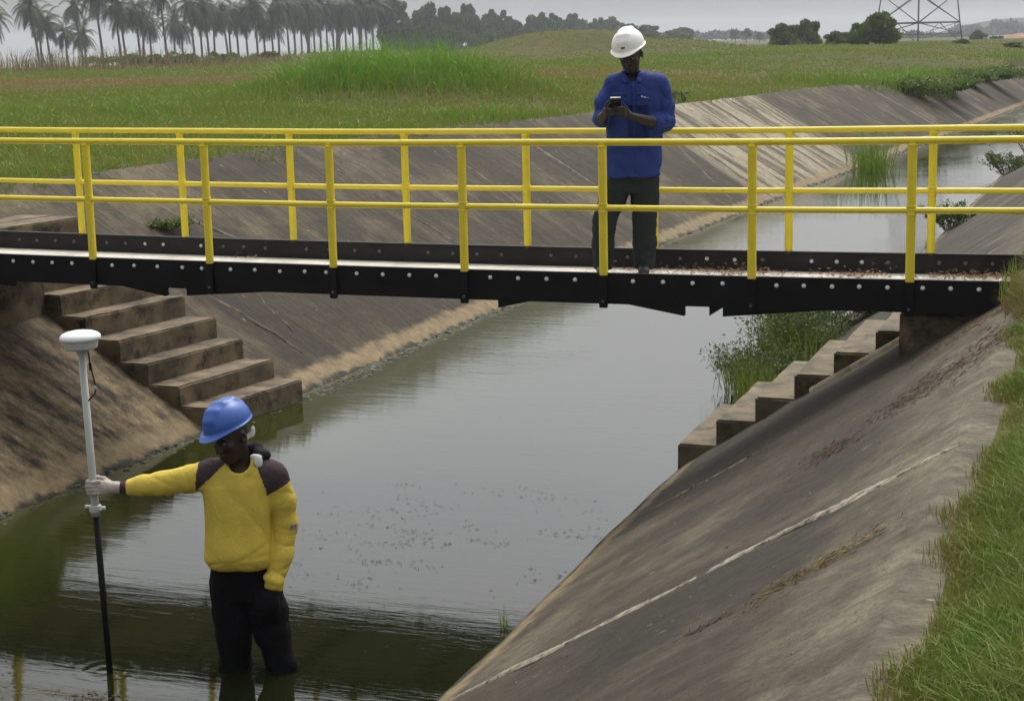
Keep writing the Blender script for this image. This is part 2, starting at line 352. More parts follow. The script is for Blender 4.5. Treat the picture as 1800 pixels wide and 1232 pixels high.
# canal lining slabs with thickness, uv = (u, distance up the slope)
def lining(name, side, mat, label):
    uu = np.concatenate([np.arange(-60, -8, 2), np.arange(-8, 30, .25), np.arange(30, 100, 1), np.arange(100, 900, 20)])
    ss = np.linspace(-.18, 1, 15); V = []; UVs = []
    for u in uu:
        w_ = float(fL(u)) if side == 'L' else float(fR(u)); tz = float(fT(u)) if side == 'L' else ZR; sl = SL if side == 'L' else SR
        run = (tz-WZ)/sl; sgn = -1 if side == 'L' else 1
        pts = [(w_+sgn*run*s, WZ+(tz-WZ)*s) for s in ss]
        pts += [(pts[-1][0]+sgn*(.16 if side == 'L' else .12), tz+.0), (pts[-1][0]+sgn*(.16 if side == 'L' else .12), tz-.12)]
        for k, (v, z) in enumerate(pts):
            wob = .006*math.sin(u*1.7+k)+.004*math.sin(u*5.1+k*2.3)
            V.append(VU(v, u, z+wob*(0 < k < 14))); UVs.append((u, (math.hypot(v-w_, z-WZ)) if z >= WZ else -.05*abs(k-2)))
    n = len(ss)+2; idx = np.arange(len(uu)*n).reshape(len(uu), n)
    F = grid_faces(idx); F = F[:, ::-1] if side == 'R' else F
    F = F if side == 'R' else F[:, ::-1]
    o = mesh_np(name, V, F.ravel(), np.full(len(F), 4), mat, smooth=True)
    uvl = o.data.uv_layers.new(name='UVMap'); li = np.zeros(len(o.data.loops), np.int32); o.data.loops.foreach_get('vertex_index', li)
    uvl.data.foreach_set('uv', np.array(UVs, np.float32)[li].ravel())
    o.data.set_sharp_from_angle(angle=math.radians(35)); tag(o, label, 'canal bank', kind='structure'); return o
bankL = lining('canal_bank', 'L', M['slabL'], 'sloping concrete lining on the far side of the water')
bankR = lining('canal_bank', 'R', M['slabR'], 'sloping concrete lining on the near side of the water')
def slope_pt(side, u, s, lift=0.0):
    """s = fraction 0..1 up the slope"""
    if side == 'L': w_, tz, sl, sg = float(fL(u)), float(fT(u)), SL, -1
    else: w_, tz, sl, sg = float(fR(u)), ZR, SR, 1
    run = (tz-WZ)/sl; nv, nz_ = -sg*sl/math.hypot(1, sl), 1/math.hypot(1, sl)
    return VU(w_+sg*run*s+nv*lift, u, WZ+(tz-WZ)*s+nz_*lift)
def joint(side, u0, u1, wid, s0=0.0, s1=1.0, parent=None, seed=0, lift=.005, label=None):
    r = random.Random(seed); n = 150; V = []; F = []; g = 0.0
    ph = [r.uniform(0, 6) for _ in range(4)]
    for i in range(n+1):
        t = i/n; s = s0+(s1-s0)*t; u = u0+(u1-u0)*t+.02*math.sin(t*9+ph[0])+.012*math.sin(t*23+ph[1])
        ww = wid*(.55+.45*abs(math.sin(t*7+ph[2]))+.25*math.sin(t*31+ph[3]))*min(1, .25+6*min(t, 1-t))
        g = .7*g+.3*r.uniform(-1, 1); ww = max(ww*(1+.5*g)+r.uniform(-.12, .12)*wid, wid*.10); u += .25*wid*g
        V += [slope_pt(side, u-ww*.62, s, -.004), slope_pt(side, u-ww*.4, s, lift), slope_pt(side, u+ww*.4, s, lift), slope_pt(side, u+ww*.62, s, -.004)]
        if i: 
            a = (i-1)*4
            for k in range(3): F.append((a+k, a+k+1, a+k+5, a+k+4))
    me = bpy.data.meshes.new('mortar_joint'); me.from_pydata(V, [], F); me.update(); o = link('mortar_joint', me, M['joint'] if side == 'R' else M['jointL'], parent, True); return o
joint('R', -3.64, -4.07, .085, .06, 1.0, bankR, 1); joint('R', -.5, -.62, .02, .12, .40, bankR, 2); joint('R', 4.35, 4.5, .05, .5, 1.0, bankR, 3)
joint('R', -2.2, -2.35, .02, .28, .36, bankR, 5)
for i, (a, b, wd, s0, s1) in enumerate([(3.75, 3.5, .035, .12, .62), (4.0, 4.3, .03, .2, .42), (15.4, 15.5, .12, .1, 1), (5.4, 4.2, .06, .5, 1), (19.9, 22.3, .14, .1, .95), (22.0, 22.6, .22, .02, 1), (29.5, 28.6, .25, .1, 1), (44.1, 43.4, .4, 0, 1), (49, 49.3, .4, 0, 1), (57, 57.4, .35, 0, 1), (12.1, 12.5, .06, .35, .9), (9.3, 9.1, .05, .05, .5)]):
    joint('L', a, b, wd, s0, s1, bankL, 20+i)

# water sheet
uu = np.concatenate([np.arange(-60, -6, 2), np.arange(-6, 40, .5), np.arange(40, 100, 2), np.arange(100, 900, 20)]); V = []; UVs = []
tt = np.linspace(0, 1, 21)
for u in uu:
    a, b = float(fL(u))-.25, float(fR(u))+.25
    for t in tt: v = a+(b-a)*t; V.append(VU(v, u, WZ)); UVs.append((v-a-.25, u))
idx = np.arange(len(V)).reshape(len(uu), len(tt)); F = grid_faces(idx)
wat = mesh_np('water', V, F.ravel(), np.full(len(F), 4), M['water'], smooth=True)
uvl = wat.data.uv_layers.new(name='UVMap'); li = np.zeros(len(wat.data.loops), np.int32); wat.data.loops.foreach_get('vertex_index', li)
uvl.data.foreach_set('uv', np.array(UVs, np.float32)[li].ravel()); tag(wat, 'murky green canal water reflecting the sky', 'water', kind='structure')

# ------------------------------------------------------------------ concrete steps and bridge seats
def rough_prism(corners, z0, z1, seg=.12, amp=.006, seed=0, bev=.012):
    """prism over a (v,u) quad with subdivided, slightly worn top edges"""
    import bmesh
    bm = bmesh.new(); r = random.Random(seed)
    bot = [bm.verts.new(VU(v, u, z0)) for v, u in corners]; top = [bm.verts.new(VU(v, u, z1)) for v, u in corners]
    bm.faces.new(bot[::-1]); bm.faces.new(top)
    for k in range(4): bm.faces.new((bot[k], bot[(k+1) % 4], top[(k+1) % 4], top[k]))
    bmesh.ops.recalc_face_normals(bm, faces=bm.faces)
    bmesh.ops.bevel(bm, geom=list(bm.edges), offset=bev, segments=2, affect='EDGES')
    for _ in range(3):
        es = [e for e in bm.edges if e.calc_length() > seg*1.5]
        if not es: break
        bmesh.ops.subdivide_edges(bm, edges=es, cuts=1, use_grid_fill=True)
    bmesh.ops.triangulate(bm, faces=[f for f in bm.faces if len(f.verts) > 4])
    for v in bm.verts:
        p = v.co; v.co += Vector((math.sin(p.x*17+seed), math.sin(p.y*19+seed*2), math.sin(p.x*13+p.y*23+seed)*.8))*amp*.5+Vector([r.uniform(-amp, amp)*.35 for _ in range(3)])
    return bm
def bm_obj(name, bm, mat, parent=None):
    me = bpy.data.meshes.new(name); bm.to_mesh(me); bm.free(); o = link(name, me, mat, parent); return auto_smooth(o, 35)
ls = tag(empty('concrete_steps', VU(-.9, 2.1, WZ)), 'brown flight of concrete steps descending the left bank to the water below the bridge', 'steps')
LSn = [(.10, -1.45), (-.19, -1.28), (-.49, -1.10), (-.76, -.91), (-1.08, -.72), (-1.33, -.54), (-1.60, -.36), (-1.88, -.18), (-2.12, 0.0)]
for i, (v, z) in enumerate(LSn):
    vn, vf = v, v+.20; d_ = .42 if i < 8 else .75
    o = bm_obj('step', rough_prism([(vn, 1.38), (vf, 2.69), (vf-d_, 2.69), (vn-d_, 1.38)], z-.42, z, seed=i, bev=.014), M['step'], ls)
    o.matrix_parent_inverse = Matrix.Translation(-ls.location)
o = bm_obj('landing', rough_prism([(-2.6, .6), (-2.25, 2.69), (-4.0, 2.69), (-4.0, .6)], -.5, .004, seed=31), M['step'], ls); o.matrix_parent_inverse = Matrix.Translation(-ls.location)
ab = bm_obj('bridge_abutment', rough_prism([(-1.47, -.35), (-1.47, 1.40), (-3.4, 1.40), (-3.4, -.35)], -1.0, -.215, seed=41, bev=.02), M['step'])
tag(ab, 'brown concrete block under the far left end of the bridge beside the stairs', 'bridge abutment')
rs = tag(empty('concrete_steps', VU(5.0, 1.9, WZ)), 'pale topped concrete steps climbing the near bank behind the right end of the bridge', 'steps')
RSn = [(4.16, -1.475), (4.455, -1.275), (4.75, -1.085), (5.04, -.90), (5.325, -.725), (5.62, -.555), (5.915, -.405)]
for i, (v, z) in enumerate(RSn):
    o = bm_obj('step', rough_prism([(v, 1.29), (v+.40, 1.29), (v+.40, 2.75), (v, 2.75)], z-.42, z, seed=50+i, bev=.014), M['stepR'], rs)
    o.matrix_parent_inverse = Matrix.Translation(-rs.location)
kb = []
o = tag(bm_obj('kerb_beam', rough_prism([(0, 0), (1, 0), (1, 1), (0, 1)], 0, .01), M['stepR']), 'low mossy concrete kerb running up the slope alongside the right hand steps', 'kerb')
me = o.data; me.clear_geometry(); V = []; Fk = []
for i in range(41):
    t = i/40; s = .40+.50*t; wv = .008*math.sin(i*1.3)
    V += [slope_pt('R', 1.10+wv, s, -.03), slope_pt('R', 1.16+wv, s, .012), slope_pt('R', 1.19+wv, s, .028), slope_pt('R', 1.245, s, .030), slope_pt('R', 1.285, s, .020), slope_pt('R', 1.289, s, -.03)]
    if i:
        a = (i-1)*6
        for k in range(5): Fk.append((a+k, a+k+1, a+k+7, a+k+6))
me.from_pydata(V, [], Fk); me.update(); me.polygons.foreach_set('use_smooth', [True]*len(me.polygons))
ab2 = bm_obj('bridge_abutment', rough_prism([(5.93, .1), (7.6, .1), (7.6, 1.283), (5.93, 1.283)], -1.0, -.22, seed=43, bev=.02), M['step'])
tag(ab2, 'dark concrete block holding up the near right end of the bridge', 'bridge abutment')

# ------------------------------------------------------------------ footbridge (local x along, y across, z up from the top of the side girders)
br = empty('footbridge', VU(0, 0, 0), BA); tag(br, 'steel footbridge with black side girders and yellow pipe railings crossing the canal', 'footbridge')
BW = 1.3455; X0, X1 = -3.1, 8.4
def sag(x): return .0118*(((x-3)/3)**2-1)
def strip(mb, xs, sect):
    """sweep a closed (y,z) section along x following the sag"""
    n = len(sect); vs = []; fs = []
    for x in xs: vs += [(x, y, z+sag(x)) for y, z in sect]
    for i in range(len(xs)-1):
        for k in range(n): fs.append((i*n+k, i*n+(k+1) % n, (i+1)*n+(k+1) % n, (i+1)*n+k))
    fs += [list(range(n-1, -1, -1)), list(range((len(xs)-1)*n, len(xs)*n))]; mb.add(vs, fs)
xs = np.linspace(X0, X1, 24); GH = .207
for y0, sg, mat in ((0, 1, M['black']), (BW, -1, M['blackin'])):
    mb = MB(); t = .010
    strip(mb, xs, [(y0, -GH), (y0, 0), (y0+sg*.035, 0), (y0+sg*.035, -t), (y0+sg*t, -t), (y0+sg*t, -GH+t), (y0+sg*.07, -GH+t), (y0+sg*.07, -GH)])
    mb.build('girder', mat, br)
mb = MB(); strip(mb, xs, [(.03, -.172), (.03, -.146), (BW-.03, -.146), (BW-.03, -.172)]); mb.build('deck', M['deck'], br)
for x in np.arange(-2.5, 8.3, 1.0):
    mb = MB(); mb.box(x-.04, x+.04, .012, BW-.012, -.204+sag(x), -.176+sag(x)); mb.build('crossbeam', M['black'], br)
def wedge(x0, x1, d0, d1, y0=.015, y1=.06):
    mb = MB(); a, b = sag(x0)-GH+.002, sag(x1)-GH+.002
    vs = []
    for y in (y0, y1): vs += [(x0, y, a), (x1, y, b), (x1, y, b-d1*.85), (x0, y, a-d0*.85)]
    mb.add(vs, [(0, 1, 2, 3), (7, 6, 5, 4), (0, 4, 5, 1), (1, 5, 6, 2), (2, 6, 7, 3), (3, 7, 4, 0)]); mb.build('haunch_plate', M['black'], br)
for a in [(4.16, 4.545, .004, .082), (4.715, 4.80, .075, .012), (4.805, 5.50, .078, .004), (3.235, 3.47, .066, .004), (.22, .60, .004, .08), (.78, 1.46, .066, .004), (-1.2, -.75, .004, .05)]: wedge(*a)
NB = [-2.7, -2.5, -2.3, -2.1, -1.72, -1.52, -1.32, -1.12, -.92, -0.719, -0.539, -0.366, -0.19, 0.164, 0.355, 0.555, 0.766, 0.93, 1.168, 1.368, 1.571, 1.771, 1.94, 2.179, 2.381, 2.585, 2.787, 3.188, 3.391, 3.596, 3.798, 4.202, 4.408, 4.608, 4.808, 5.161, 5.337, 5.517, 5.688, 5.864, 6.08, 6.25, 6.42, 6.6, 6.78, 6.96, 7.2, 7.4]
FB = [-1.653, -1.472, -1.287, -1.098, -0.775, -0.591, -0.402, -0.227, 0.13, 0.339, 0.529, 0.727, 1.098, 1.301, 1.527, 1.74, 2.159, 2.365, 2.569, 2.77, 3.172, 3.371, 3.777, 4.178, 4.38, 4.588, 4.794, 5.149, 5.329, 5.506, 5.69, 6.041, 6.22, 6.402, 6.581, 6.8, 7.0, 7.2]
bolt = MB(); bolt.lathe([(.0145, 0), (.0145, .003), (.012, .007), (.007, .009), (.0, .0095)], n=14, M=Matrix.Rotation(math.radians(90), 3, 'X'))
bolt = bolt.build('bolt', M['bolt'], br, True); bolt.location = (NB[0], -.0005, sag(NB[0])-.052)
bd = bpy.data.meshes.new_from_object(bolt); bd.materials.clear(); bd.materials.append(M['boltdark'])
rr = random.Random(3)
for i, x in enumerate(NB[1:]):
    o = bolt.copy(); col.objects.link(o); o.parent = br; o.location = (x, -.0005, sag(x)-.052+rr.uniform(-.003, .003)); o.rotation_euler = (0, rr.uniform(0, 1), 0)
for i, x in enumerate(FB):
    o = bolt.copy(); col.objects.link(o); o.parent = br; o.location = (x, BW-.0105, sag(x)-.070+rr.uniform(-.003, .003))
    if not (4.3 < x < 5.6 and abs(x-4.8) > .05 or rr.random() < .1): o.data = bd
    o.rotation_euler = (0, rr.uniform(0, 1), 0)
RHT = .8651
def post(x, y, side):
    mb = MB(); mb.tube([(x, y, sag(x)-.012), (x, y, sag(x)+RHT)], .0285, 14)
    for zw in (.434,): mb.lathe([(.0285, zw-.034), (.0315, zw-.029), (.0320, zw-.024), (.0285, zw-.020)], c=(x, y, sag(x)), n=14); mb.lathe([(.0285, zw+.020), (.0320, zw+.024), (.0315, zw+.029), (.0285, zw+.034)], c=(x, y, sag(x)), n=14)
    mb.lathe([(.0285, RHT-.038), (.0325, RHT-.031), (.0325, RHT-.022), (.0285, RHT-.018)], c=(x, y, sag(x)), n=14)
    o = mb.build('post', M['yellow'], br, True); auto_smooth(o, 50)
    mb = MB(); sg = -1 if side == 'n' else 1
    mb.box(x-.028, x+.028, min(y+sg*.002, y+sg*.026), max(y+sg*.002, y+sg*.026), sag(x)-.232, sag(x)-.013, bev=.004); o2 = mb.build('post_socket', M['black'], br); 
    mb = MB(); mb.tube([(x, y+sg*.02, sag(x)-.185), (x, y+sg*.036, sag(x)-.185)], .009, 8); mb.build('socket_bolt', M['boltdark'], o2)
for i in range(-3, 9): post(i+0.0, 0.0 if True else 0, 'n')
for i in range(-2, 9): post(i-.019, BW, 'f')
def rail(y, h, r, name='handrail'):
    mb = MB(); mb.tube([(x, y, sag(x)+h+.0015*math.sin(x*2.1+y)) for x in np.linspace(X0+.02, X1-.02, 36)], r, 14); auto_smooth(mb.build(name, M['yellow'], br, True), 60)
rail(0, RHT, .0232); rail(BW, RHT, .0225); rail(0, .434, .0205, 'mid_rail'); rail(BW, .434, .0205, 'mid_rail')

# ------------------------------------------------------------------ scatter helpers
def blades(name, P, hgt, wid, lean, tint, mat, label, cat, droop=.5, az=None):
    """curved two segment blades. P (n,3)"""
    n = len(P); a = rng.uniform(0, 2*math.pi, n) if az is None else az; fa = rng.uniform(0, 2*math.pi, n)
    dx, dy = np.cos(a), np.sin(a); wx, wy = np.cos(fa)*wid/2, np.sin(fa)*wid/2
    l1 = lean*hgt*.35; l2 = lean*hgt*(.35+droop); z1 = hgt*.58; z2 = hgt*(1-.18*lean)
    V = np.empty((n, 5, 3), np.float32)
    V[:, 0] = P-np.stack([wx, wy, 0*wx+.02], 1); V[:, 1] = P+np.stack([wx, wy, 0*wx-.02], 1)
    V[:, 2] = P+np.stack([dx*l1+wx*.8, dy*l1+wy*.8, z1], 1); V[:, 3] = P+np.stack([dx*l1-wx*.8, dy*l1-wy*.8, z1], 1)
    V[:, 4] = P+np.stack([dx*l2, dy*l2, z2], 1)
    b = np.arange(n)*5; Lp = np.stack([b, b+1, b+2, b+3, b+3, b+2, b+4], 1).ravel(); sz = np.tile([4, 3], n)
    o = mesh_np(name, V.reshape(-1, 3), Lp, sz, mat, tint=np.repeat(tint, 5)); return tag(o, label, cat, kind='stuff')
def leafcards(P, size, tint_lo=0, tint_hi=1, elong=1.6):
    """random little quads at P -> V, loops, sizes, tint"""
    n = len(P); a = rng.normal(size=(n, 3)); a /= np.linalg.norm(a, axis=1)[:, None]; b = rng.normal(size=(n, 3)); b -= a*(a*b).sum(1)[:, None]; b /= np.linalg.norm(b, axis=1)[:, None]
    s = (size*rng.uniform(.6, 1.4, n))[:, None]
    V = np.stack([P-a*s*elong*.5, P-b*s*.32, P+a*s*elong*.5, P+b*s*.32], 1).reshape(-1, 3)
    i = np.arange(n)*4; return V, np.stack([i, i+1, i+2, i+3], 1).ravel(), np.full(n, 4), np.repeat(rng.uniform(tint_lo, tint_hi, n), 4)

# ------------------------------------------------------------------ grass: open field on the left (denser near the eye, coarser further off)
N = 330000
R = np.exp(rng.uniform(math.log(11), math.log(175), N)); Bt = rng.uniform(-.42, .36, N)
x = R*np.sin(Bt); y = R*np.cos(Bt); v, u = toVU(x, y)
for _ in range(2): pass
tl = topL(u); nearb = (u < 17).astype(float); over = rng.uniform(-.12, .06, N)+(.12+.42*nearb)*np.clip(lump(x, y, 1.1)+.35*lump(x, y, .35), -1, 1)+.16*nearb
tall = (mound(x, y, -2.8, 39.5, 3.2, 2.2, 1.25)+mound(x, y, -.4, 41, 2.0, 2.0, .5)); tall = np.clip(tall, 0, 1.3)
fringe = ((u > 40) & (u < 60) & (tl-v < 2.5) & (tl-v > -1.3)).astype(float)
keep = (v < tl+over+fringe*1.2*np.clip(lump(x, y, 4)+.3, 0, 1)) & (u > 2.75) & (y > 3)
dens = np.clip(.62+.5*lump(x, y, 2.4)+tall, .12, 1); keep &= rng.uniform(size=N) < dens
x, y, u, v, R, tall, fringe = [q[keep] for q in (x, y, u, v, R, tall, fringe)]
z = np.where(v < topL(u), field_z(v, u), WZ+(fL(u)-v)*SL); n = len(x)
pt = lump(x, y, 13)+.6*lump(x, y, 4.1)
dry = mound(x, y, -15, 66, 14, 6, .75)+mound(x, y, 2, 60, 5, 8, .35)+.28*sstep(95, 150, R)*(x < -8)
tint = np.clip(.50+.20*pt-dry+.42*tall+.25*fringe+rng.normal(0, .17, n), 0, 1)
cl_ = np.clip(lump(x, y, 1.7)*.9+lump(x+40, y-13, 5.3)*.8, 0, 1.3)
bare = np.clip(lump(x-30, y+11, 6.5)*1.5-.35, 0, 1)*(R > 20)
hg = (1-.75*bare)*(.09+.13*np.clip(.5+.5*lump(x, y, 3.3), 0, 1)+.34*cl_**1.5)*rng.uniform(.45, 1.4, n)*(1-.25*(R > 60))+tall*.85*rng.uniform(.5, 1.2, n)+fringe*.45*rng.uniform(.3, 1.2, n)
tint = np.clip(tint-.38*bare+.16*cl_-.10*(lump(x, y, .8) > .35), 0, 1)
wd = np.maximum(.007, .00062*R)*rng.uniform(.7, 1.5, n)
blades('grass', np.stack([x, y, z], 1), hg, wd, rng.uniform(.2, 1.1, n), tint, M['grass'], 'rough green and yellowing grass covering the open field beyond the canal', 'grass')
# dry flowering stems on the left skyline
N = 1500; x = rng.uniform(-42, -14, N); y = rng.uniform(100, 134, N); v, u = toVU(x, y)
k = lump(x, y, 5) > -.25; x, y, u, v = x[k], y[k], u[k], v[k]; z = field_z(v, u)
blades('dry_grass', np.stack([x, y, z], 1), rng.uniform(.5, 2.0, len(x))*(.5+.5*(x < -22)), np.full(len(x), .055), rng.uniform(.1, .7, len(x)), rng.uniform(0, 1, len(x)), M['dry'], 'pale dry seed stems standing along the skyline below the palm trees', 'grass')

# near right bank
N = 300000; v = 6.45+2.6*rng.beta(1.0, 2.2, N); u = rng.uniform(-8.6, 2.3, N); x, y = VUa(v, u)
edge = np.interp(u, [-9.6, -6.4, -5.6, -4.4, -3.2, -2.4, -1.2, -.2, .6, 2.3], [6.78, 6.77, 6.73, 6.77, 6.76, 6.72, 6.66, 6.54, 6.46, 6.6])+.14*lump(x, y, .42)+.07*lump(x, y, .15)
tq = v-edge; keep = (tq > rng.exponential(.035, N)-.035) & (rng.uniform(size=N) < np.clip(.45+3.5*tq, .1, .97)); dd = np.hypot(x, y); keep &= (dd > 2.2)
keep &= ~((u > -.12) & (u < 1.5) & (v < 6.75))
x, y, u, v, tq = [q[keep] for q in (x, y, u, v, tq)]; z = np.where(v > topR(u), right_z(v, u), WZ+(v-fR(u))*SR); n = len(x)
hg = (.035+.11*np.clip(tq*2.2, 0, 1))*rng.uniform(.5, 1.4, n)*np.clip(1+.55*lump(x, y, .5)+.3*lump(x, y, .19), .55, 2)*(1+.7*sstep(-1.6, -.2, u))
tint = np.clip(.58+.30*lump(x, y, .55)+.15*lump(x, y, .21)-.35*sstep(.12, 0, tq)+rng.normal(0, .2, n)-.25*sstep(-2.5, -.5, u), 0, 1)
blades('grass', np.stack([x, y, z], 1), hg, rng.uniform(.0022, .0048, n), rng.uniform(.2, 1.3, n), tint, M['grassnear'], 'lush green grass along the top of the near bank in the lower right corner', 'grass', droop=.6)

# ------------------------------------------------------------------ litter, stones, scum
def flat_bits(name, P, L_, W_, ang, tint, mat, label, cat, nrm=None, lift=.004, curl=.3):
    n = len(P); ex = np.stack([np.cos(ang), np.sin(ang), np.zeros(n)], 1)
    nn = np.tile([0, 0, 1.0], (n, 1)) if nrm is None else np.tile(np.array(nrm, float)/np.linalg.norm(nrm), (n, 1))
    nn = nn+rng.normal(0, .22*min(1, curl*3), (n, 3)); nn /= np.linalg.norm(nn, axis=1)[:, None]
    ex = ex-nn*(ex*nn).sum(1)[:, None]; ex /= np.linalg.norm(ex, axis=1)[:, None]; ey = np.cross(nn, ex)
    L_ = L_[:, None]; W_ = W_[:, None]; P = P+nn*lift
    pts = [P-ex*L_/2, P-ex*L_*.1-ey*W_/2, P+ex*L_/2+nn*L_*curl*.3, P+ex*L_*.1+ey*W_/2]
    V = np.stack(pts, 1).reshape(-1, 3); i = np.arange(n)*4
    return tag(mesh_np(name, V, np.stack([i, i+1, i+2, i+3], 1).ravel(), np.full(n, 4), mat, tint=np.repeat(tint, 4)), label, cat, kind='stuff')
n = 5200; v = rng.uniform(3.3, 8.2, n); q = rng.beta(1.6, 1.2, n); y_ = BW-.06-np.abs(rng.normal(0, .22, n)); k = (rng.uniform(size=n) < np.clip((v-3.3)/1.6, .03, 1)*np.clip(.55+.6*np.sin(v*5+1)*np.sin(v*2.3), .12, 1)) & (y_ > .1); v, y_ = v[k], y_[k]
x, y = VUa(v, y_); zz = -.144+rng.exponential(.012, len(x))*1.0+.0118*(((v-3)/3)**2-1)
flat_bits('leaf_litter', np.stack([x, y, zz], 1), rng.uniform(.015, .05, len(x)), rng.uniform(.006, .02, len(x)), rng.uniform(0, 6.3, len(x)), rng.beta(2, 1.5, len(x)), M['litter'], 'orange brown dead leaves lying along the deck on the right half of the bridge', 'dead leaves')
n = 40; v = rng.normal(.62, .1, n); y_ = rng.normal(1.15, .05, n); x, y = VUa(v, y_); flat_bits('leaf_litter', np.stack([x, y, -.142+rng.exponential(.01, n)], 1), rng.uniform(.02, .05, n), rng.uniform(.006, .018, n), rng.uniform(0, 6.3, n), rng.beta(2, 1.2, n), M['litter'], 'small heap of dead leaves on the pale deck near the left end of the bridge', 'dead leaves')
nR = np.array([-dX*SR, -dY*SR, 1.0])
def on_right(v, u): x, y = VUa(v, u); return np.stack([x, y, WZ+(v-fR(u))*SR], 1)
angR = math.atan2(dY, dX)
def slopebits(name, v, u, l0, l1, mat, label, sp=.35):
    n = len(v); flat_bits(name, on_right(v, u), rng.uniform(l0, l1, n), rng.uniform(.003, .010, n), angR+rng.normal(0, sp, n), rng.beta(1.4, 1.6, n), mat, label, 'plant litter', nrm=nR)
t = rng.beta(1.5, 1, 1500); slopebits('plant_litter', 5.75+.95*t+rng.normal(0, .05, 1500), -2.35+.95*t**1.5+rng.normal(0, .10+.20*t, 1500)+.12*np.sin(t*23), .012, .06, M['litterred'], 'reddish brown twigs and leaves swept down the upper near slope below the bridge end')
t = rng.uniform(0, 1, 420); slopebits('plant_litter', 6.08+.40*t+rng.normal(0, .06, 420), -5.0+.10*t+rng.normal(0, .055, 420)+.07*np.sin(t*17)*rng.uniform(0, 1, 420), .012, .05, M['straw'], 'patch of yellow straw lying on the near concrete slope right of the long pale joint')
t = rng.uniform(0, 1, 60); slopebits('plant_litter', 5.80+.2*t+rng.normal(0, .012, 60), -4.98-.02*t+rng.normal(0, .02, 60), .02, .05, M['litterred'], 'short red twig streak just down the slope from the yellow straw')
t = rng.uniform(0, 1, 260); slopebits('plant_litter', 6.15+.55*t+rng.normal(0, .05, 260), -.62+.4*t+rng.normal(0, .09, 260), .02, .06, M['litter'], 'dry brown litter caught under the right end of the bridge')
n = 420; v = rng.uniform(4.6, 6.7, n); u = rng.uniform(-8, 1, n); slopebits('plant_litter', v, u, .008, .03, M['straw'], 'thin scatter of dry crumbs over the whole near concrete slope', 2)
n = 70; v = rng.uniform(4.7, 6.75, n); u = rng.uniform(-7.5, .5, n)
o = flat_bits('chips', on_right(v, u), rng.uniform(.006, .022, n), rng.uniform(.005, .014, n), rng.uniform(0, 6, n), rng.uniform(.8, 1, n), M['dry'], 'small pale stone chips scattered over the near slope', 'stone chips', nrm=nR, curl=.05)
def lumps(name, P, S, mat, tint, label, cat):
    base = np.array([(1, 0, 0), (-1, 0, 0), (0, 1, 0), (0, -1, 0), (0, 0, 1), (0, 0, -1), (.6, .6, .55), (-.6, .6, .55), (-.6, -.6, .55), (.6, -.6, .55)], float)
    tri = [(0, 6, 9), (0, 2, 6), (2, 7, 6), (2, 1, 7), (1, 8, 7), (1, 3, 8), (3, 9, 8), (3, 0, 9), (4, 9, 6), (4, 6, 7), (4, 7, 8), (4, 8, 9)]
    n = len(P); V = P[:, None]+base[None]*S[:, None]*rng.uniform(.6, 1.3, (n, 10, 1)); a = rng.uniform(0, 6.3, n); 
    i = (np.arange(n)*10)[:, None, None]+np.array(tri)[None]
    return tag(mesh_np(name, V.reshape(-1, 3), i.ravel(), np.full(n*len(tri), 3), mat, tint=np.repeat(tint, 10), smooth=False), label, cat, kind='stuff')
n = 2600; u = np.where(rng.uniform(size=n) < .6, rng.uniform(-2.5, 9, n), rng.uniform(-3, 40, n)); e = np.abs(rng.normal(0, .08, n))-.03; e += .14*np.exp(-((u-3.4)/1.3)**2)*rng.uniform(0, 1.6, n)
v = fL(u)+e; x, y = VUa(v, u); z = WZ-.010+np.clip(-e, 0, 1)*SL+rng.uniform(-.012, .010, n); S = np.stack([rng.uniform(.008, .034, n)]*3, 1)*np.array([1, 1, .42])*(1+u[:, None]*.02)
lumps('waterline_stones', np.stack([x, y, z], 1), S, M['rubble'], rng.beta(1.3, 2, n), 'line of wet grey green stones and slime along the far waterline', 'stones')
n = 800; c = rng.integers(0, 60, n); cx = rng.uniform(2.2, 4.1, 60); cy = rng.uniform(-3.0, .4, 60); k = cx < 4.15; v = cx[c]+rng.normal(0, .10, n); u = cy[c]+rng.normal(0, .05, n)*(1+0*c)
far_ = rng.uniform(size=n) < .10; v = np.where(far_, rng.uniform(.6, 4.1, n), v); u = np.where(far_, rng.uniform(-4.5, 4, n), u); v = np.clip(v, .3, 4.15); x, y = VUa(v, u)
flat_bits('floating_scum', np.stack([x, y, np.full(n, WZ)], 1), rng.uniform(.006, .04, n), rng.uniform(.003, .010, n), BA+rng.normal(0, .35, n), rng.beta(1, 2.2, n), M['scum'], 'dark flecks of weed and scum floating on the water', 'floating debris', lift=.004, curl=.0)
n = 500; c = rng.integers(0, 7, n); cx = np.array([.05, .1, .25, .5, 1.7, 2.5, 1.9]); cy = np.array([-2.6, -2.2, -2.9, -2.5, -3.75, -3.9, -4.0]); v = cx[c]+rng.normal(0, .09, n); u = cy[c]+rng.normal(0, .06, n); x, y = VUa(v, u)
flat_bits('floating_scum', np.stack([x, y, np.full(n, WZ)], 1), rng.uniform(.008, .035, n), rng.uniform(.005, .015, n), BA+rng.normal(0, .7, n), rng.uniform(.7, 1, n), M['scum'], 'pale specks of froth near the survey pole and the far left edge of the water', 'floating debris', curl=0)
# flat loose slab lying on the bottom far step
mb = MB(); mb.box(-.11, .11, -.05, .05, 0, .022, bev=.006); o = mb.build('loose_slab', M['step']); o.location = VU(.12, 2.32, -1.488); o.rotation_euler = (0, .03, BA+.5); tag(o, 'thin broken piece of concrete lying on the lowest far step', 'rubble')

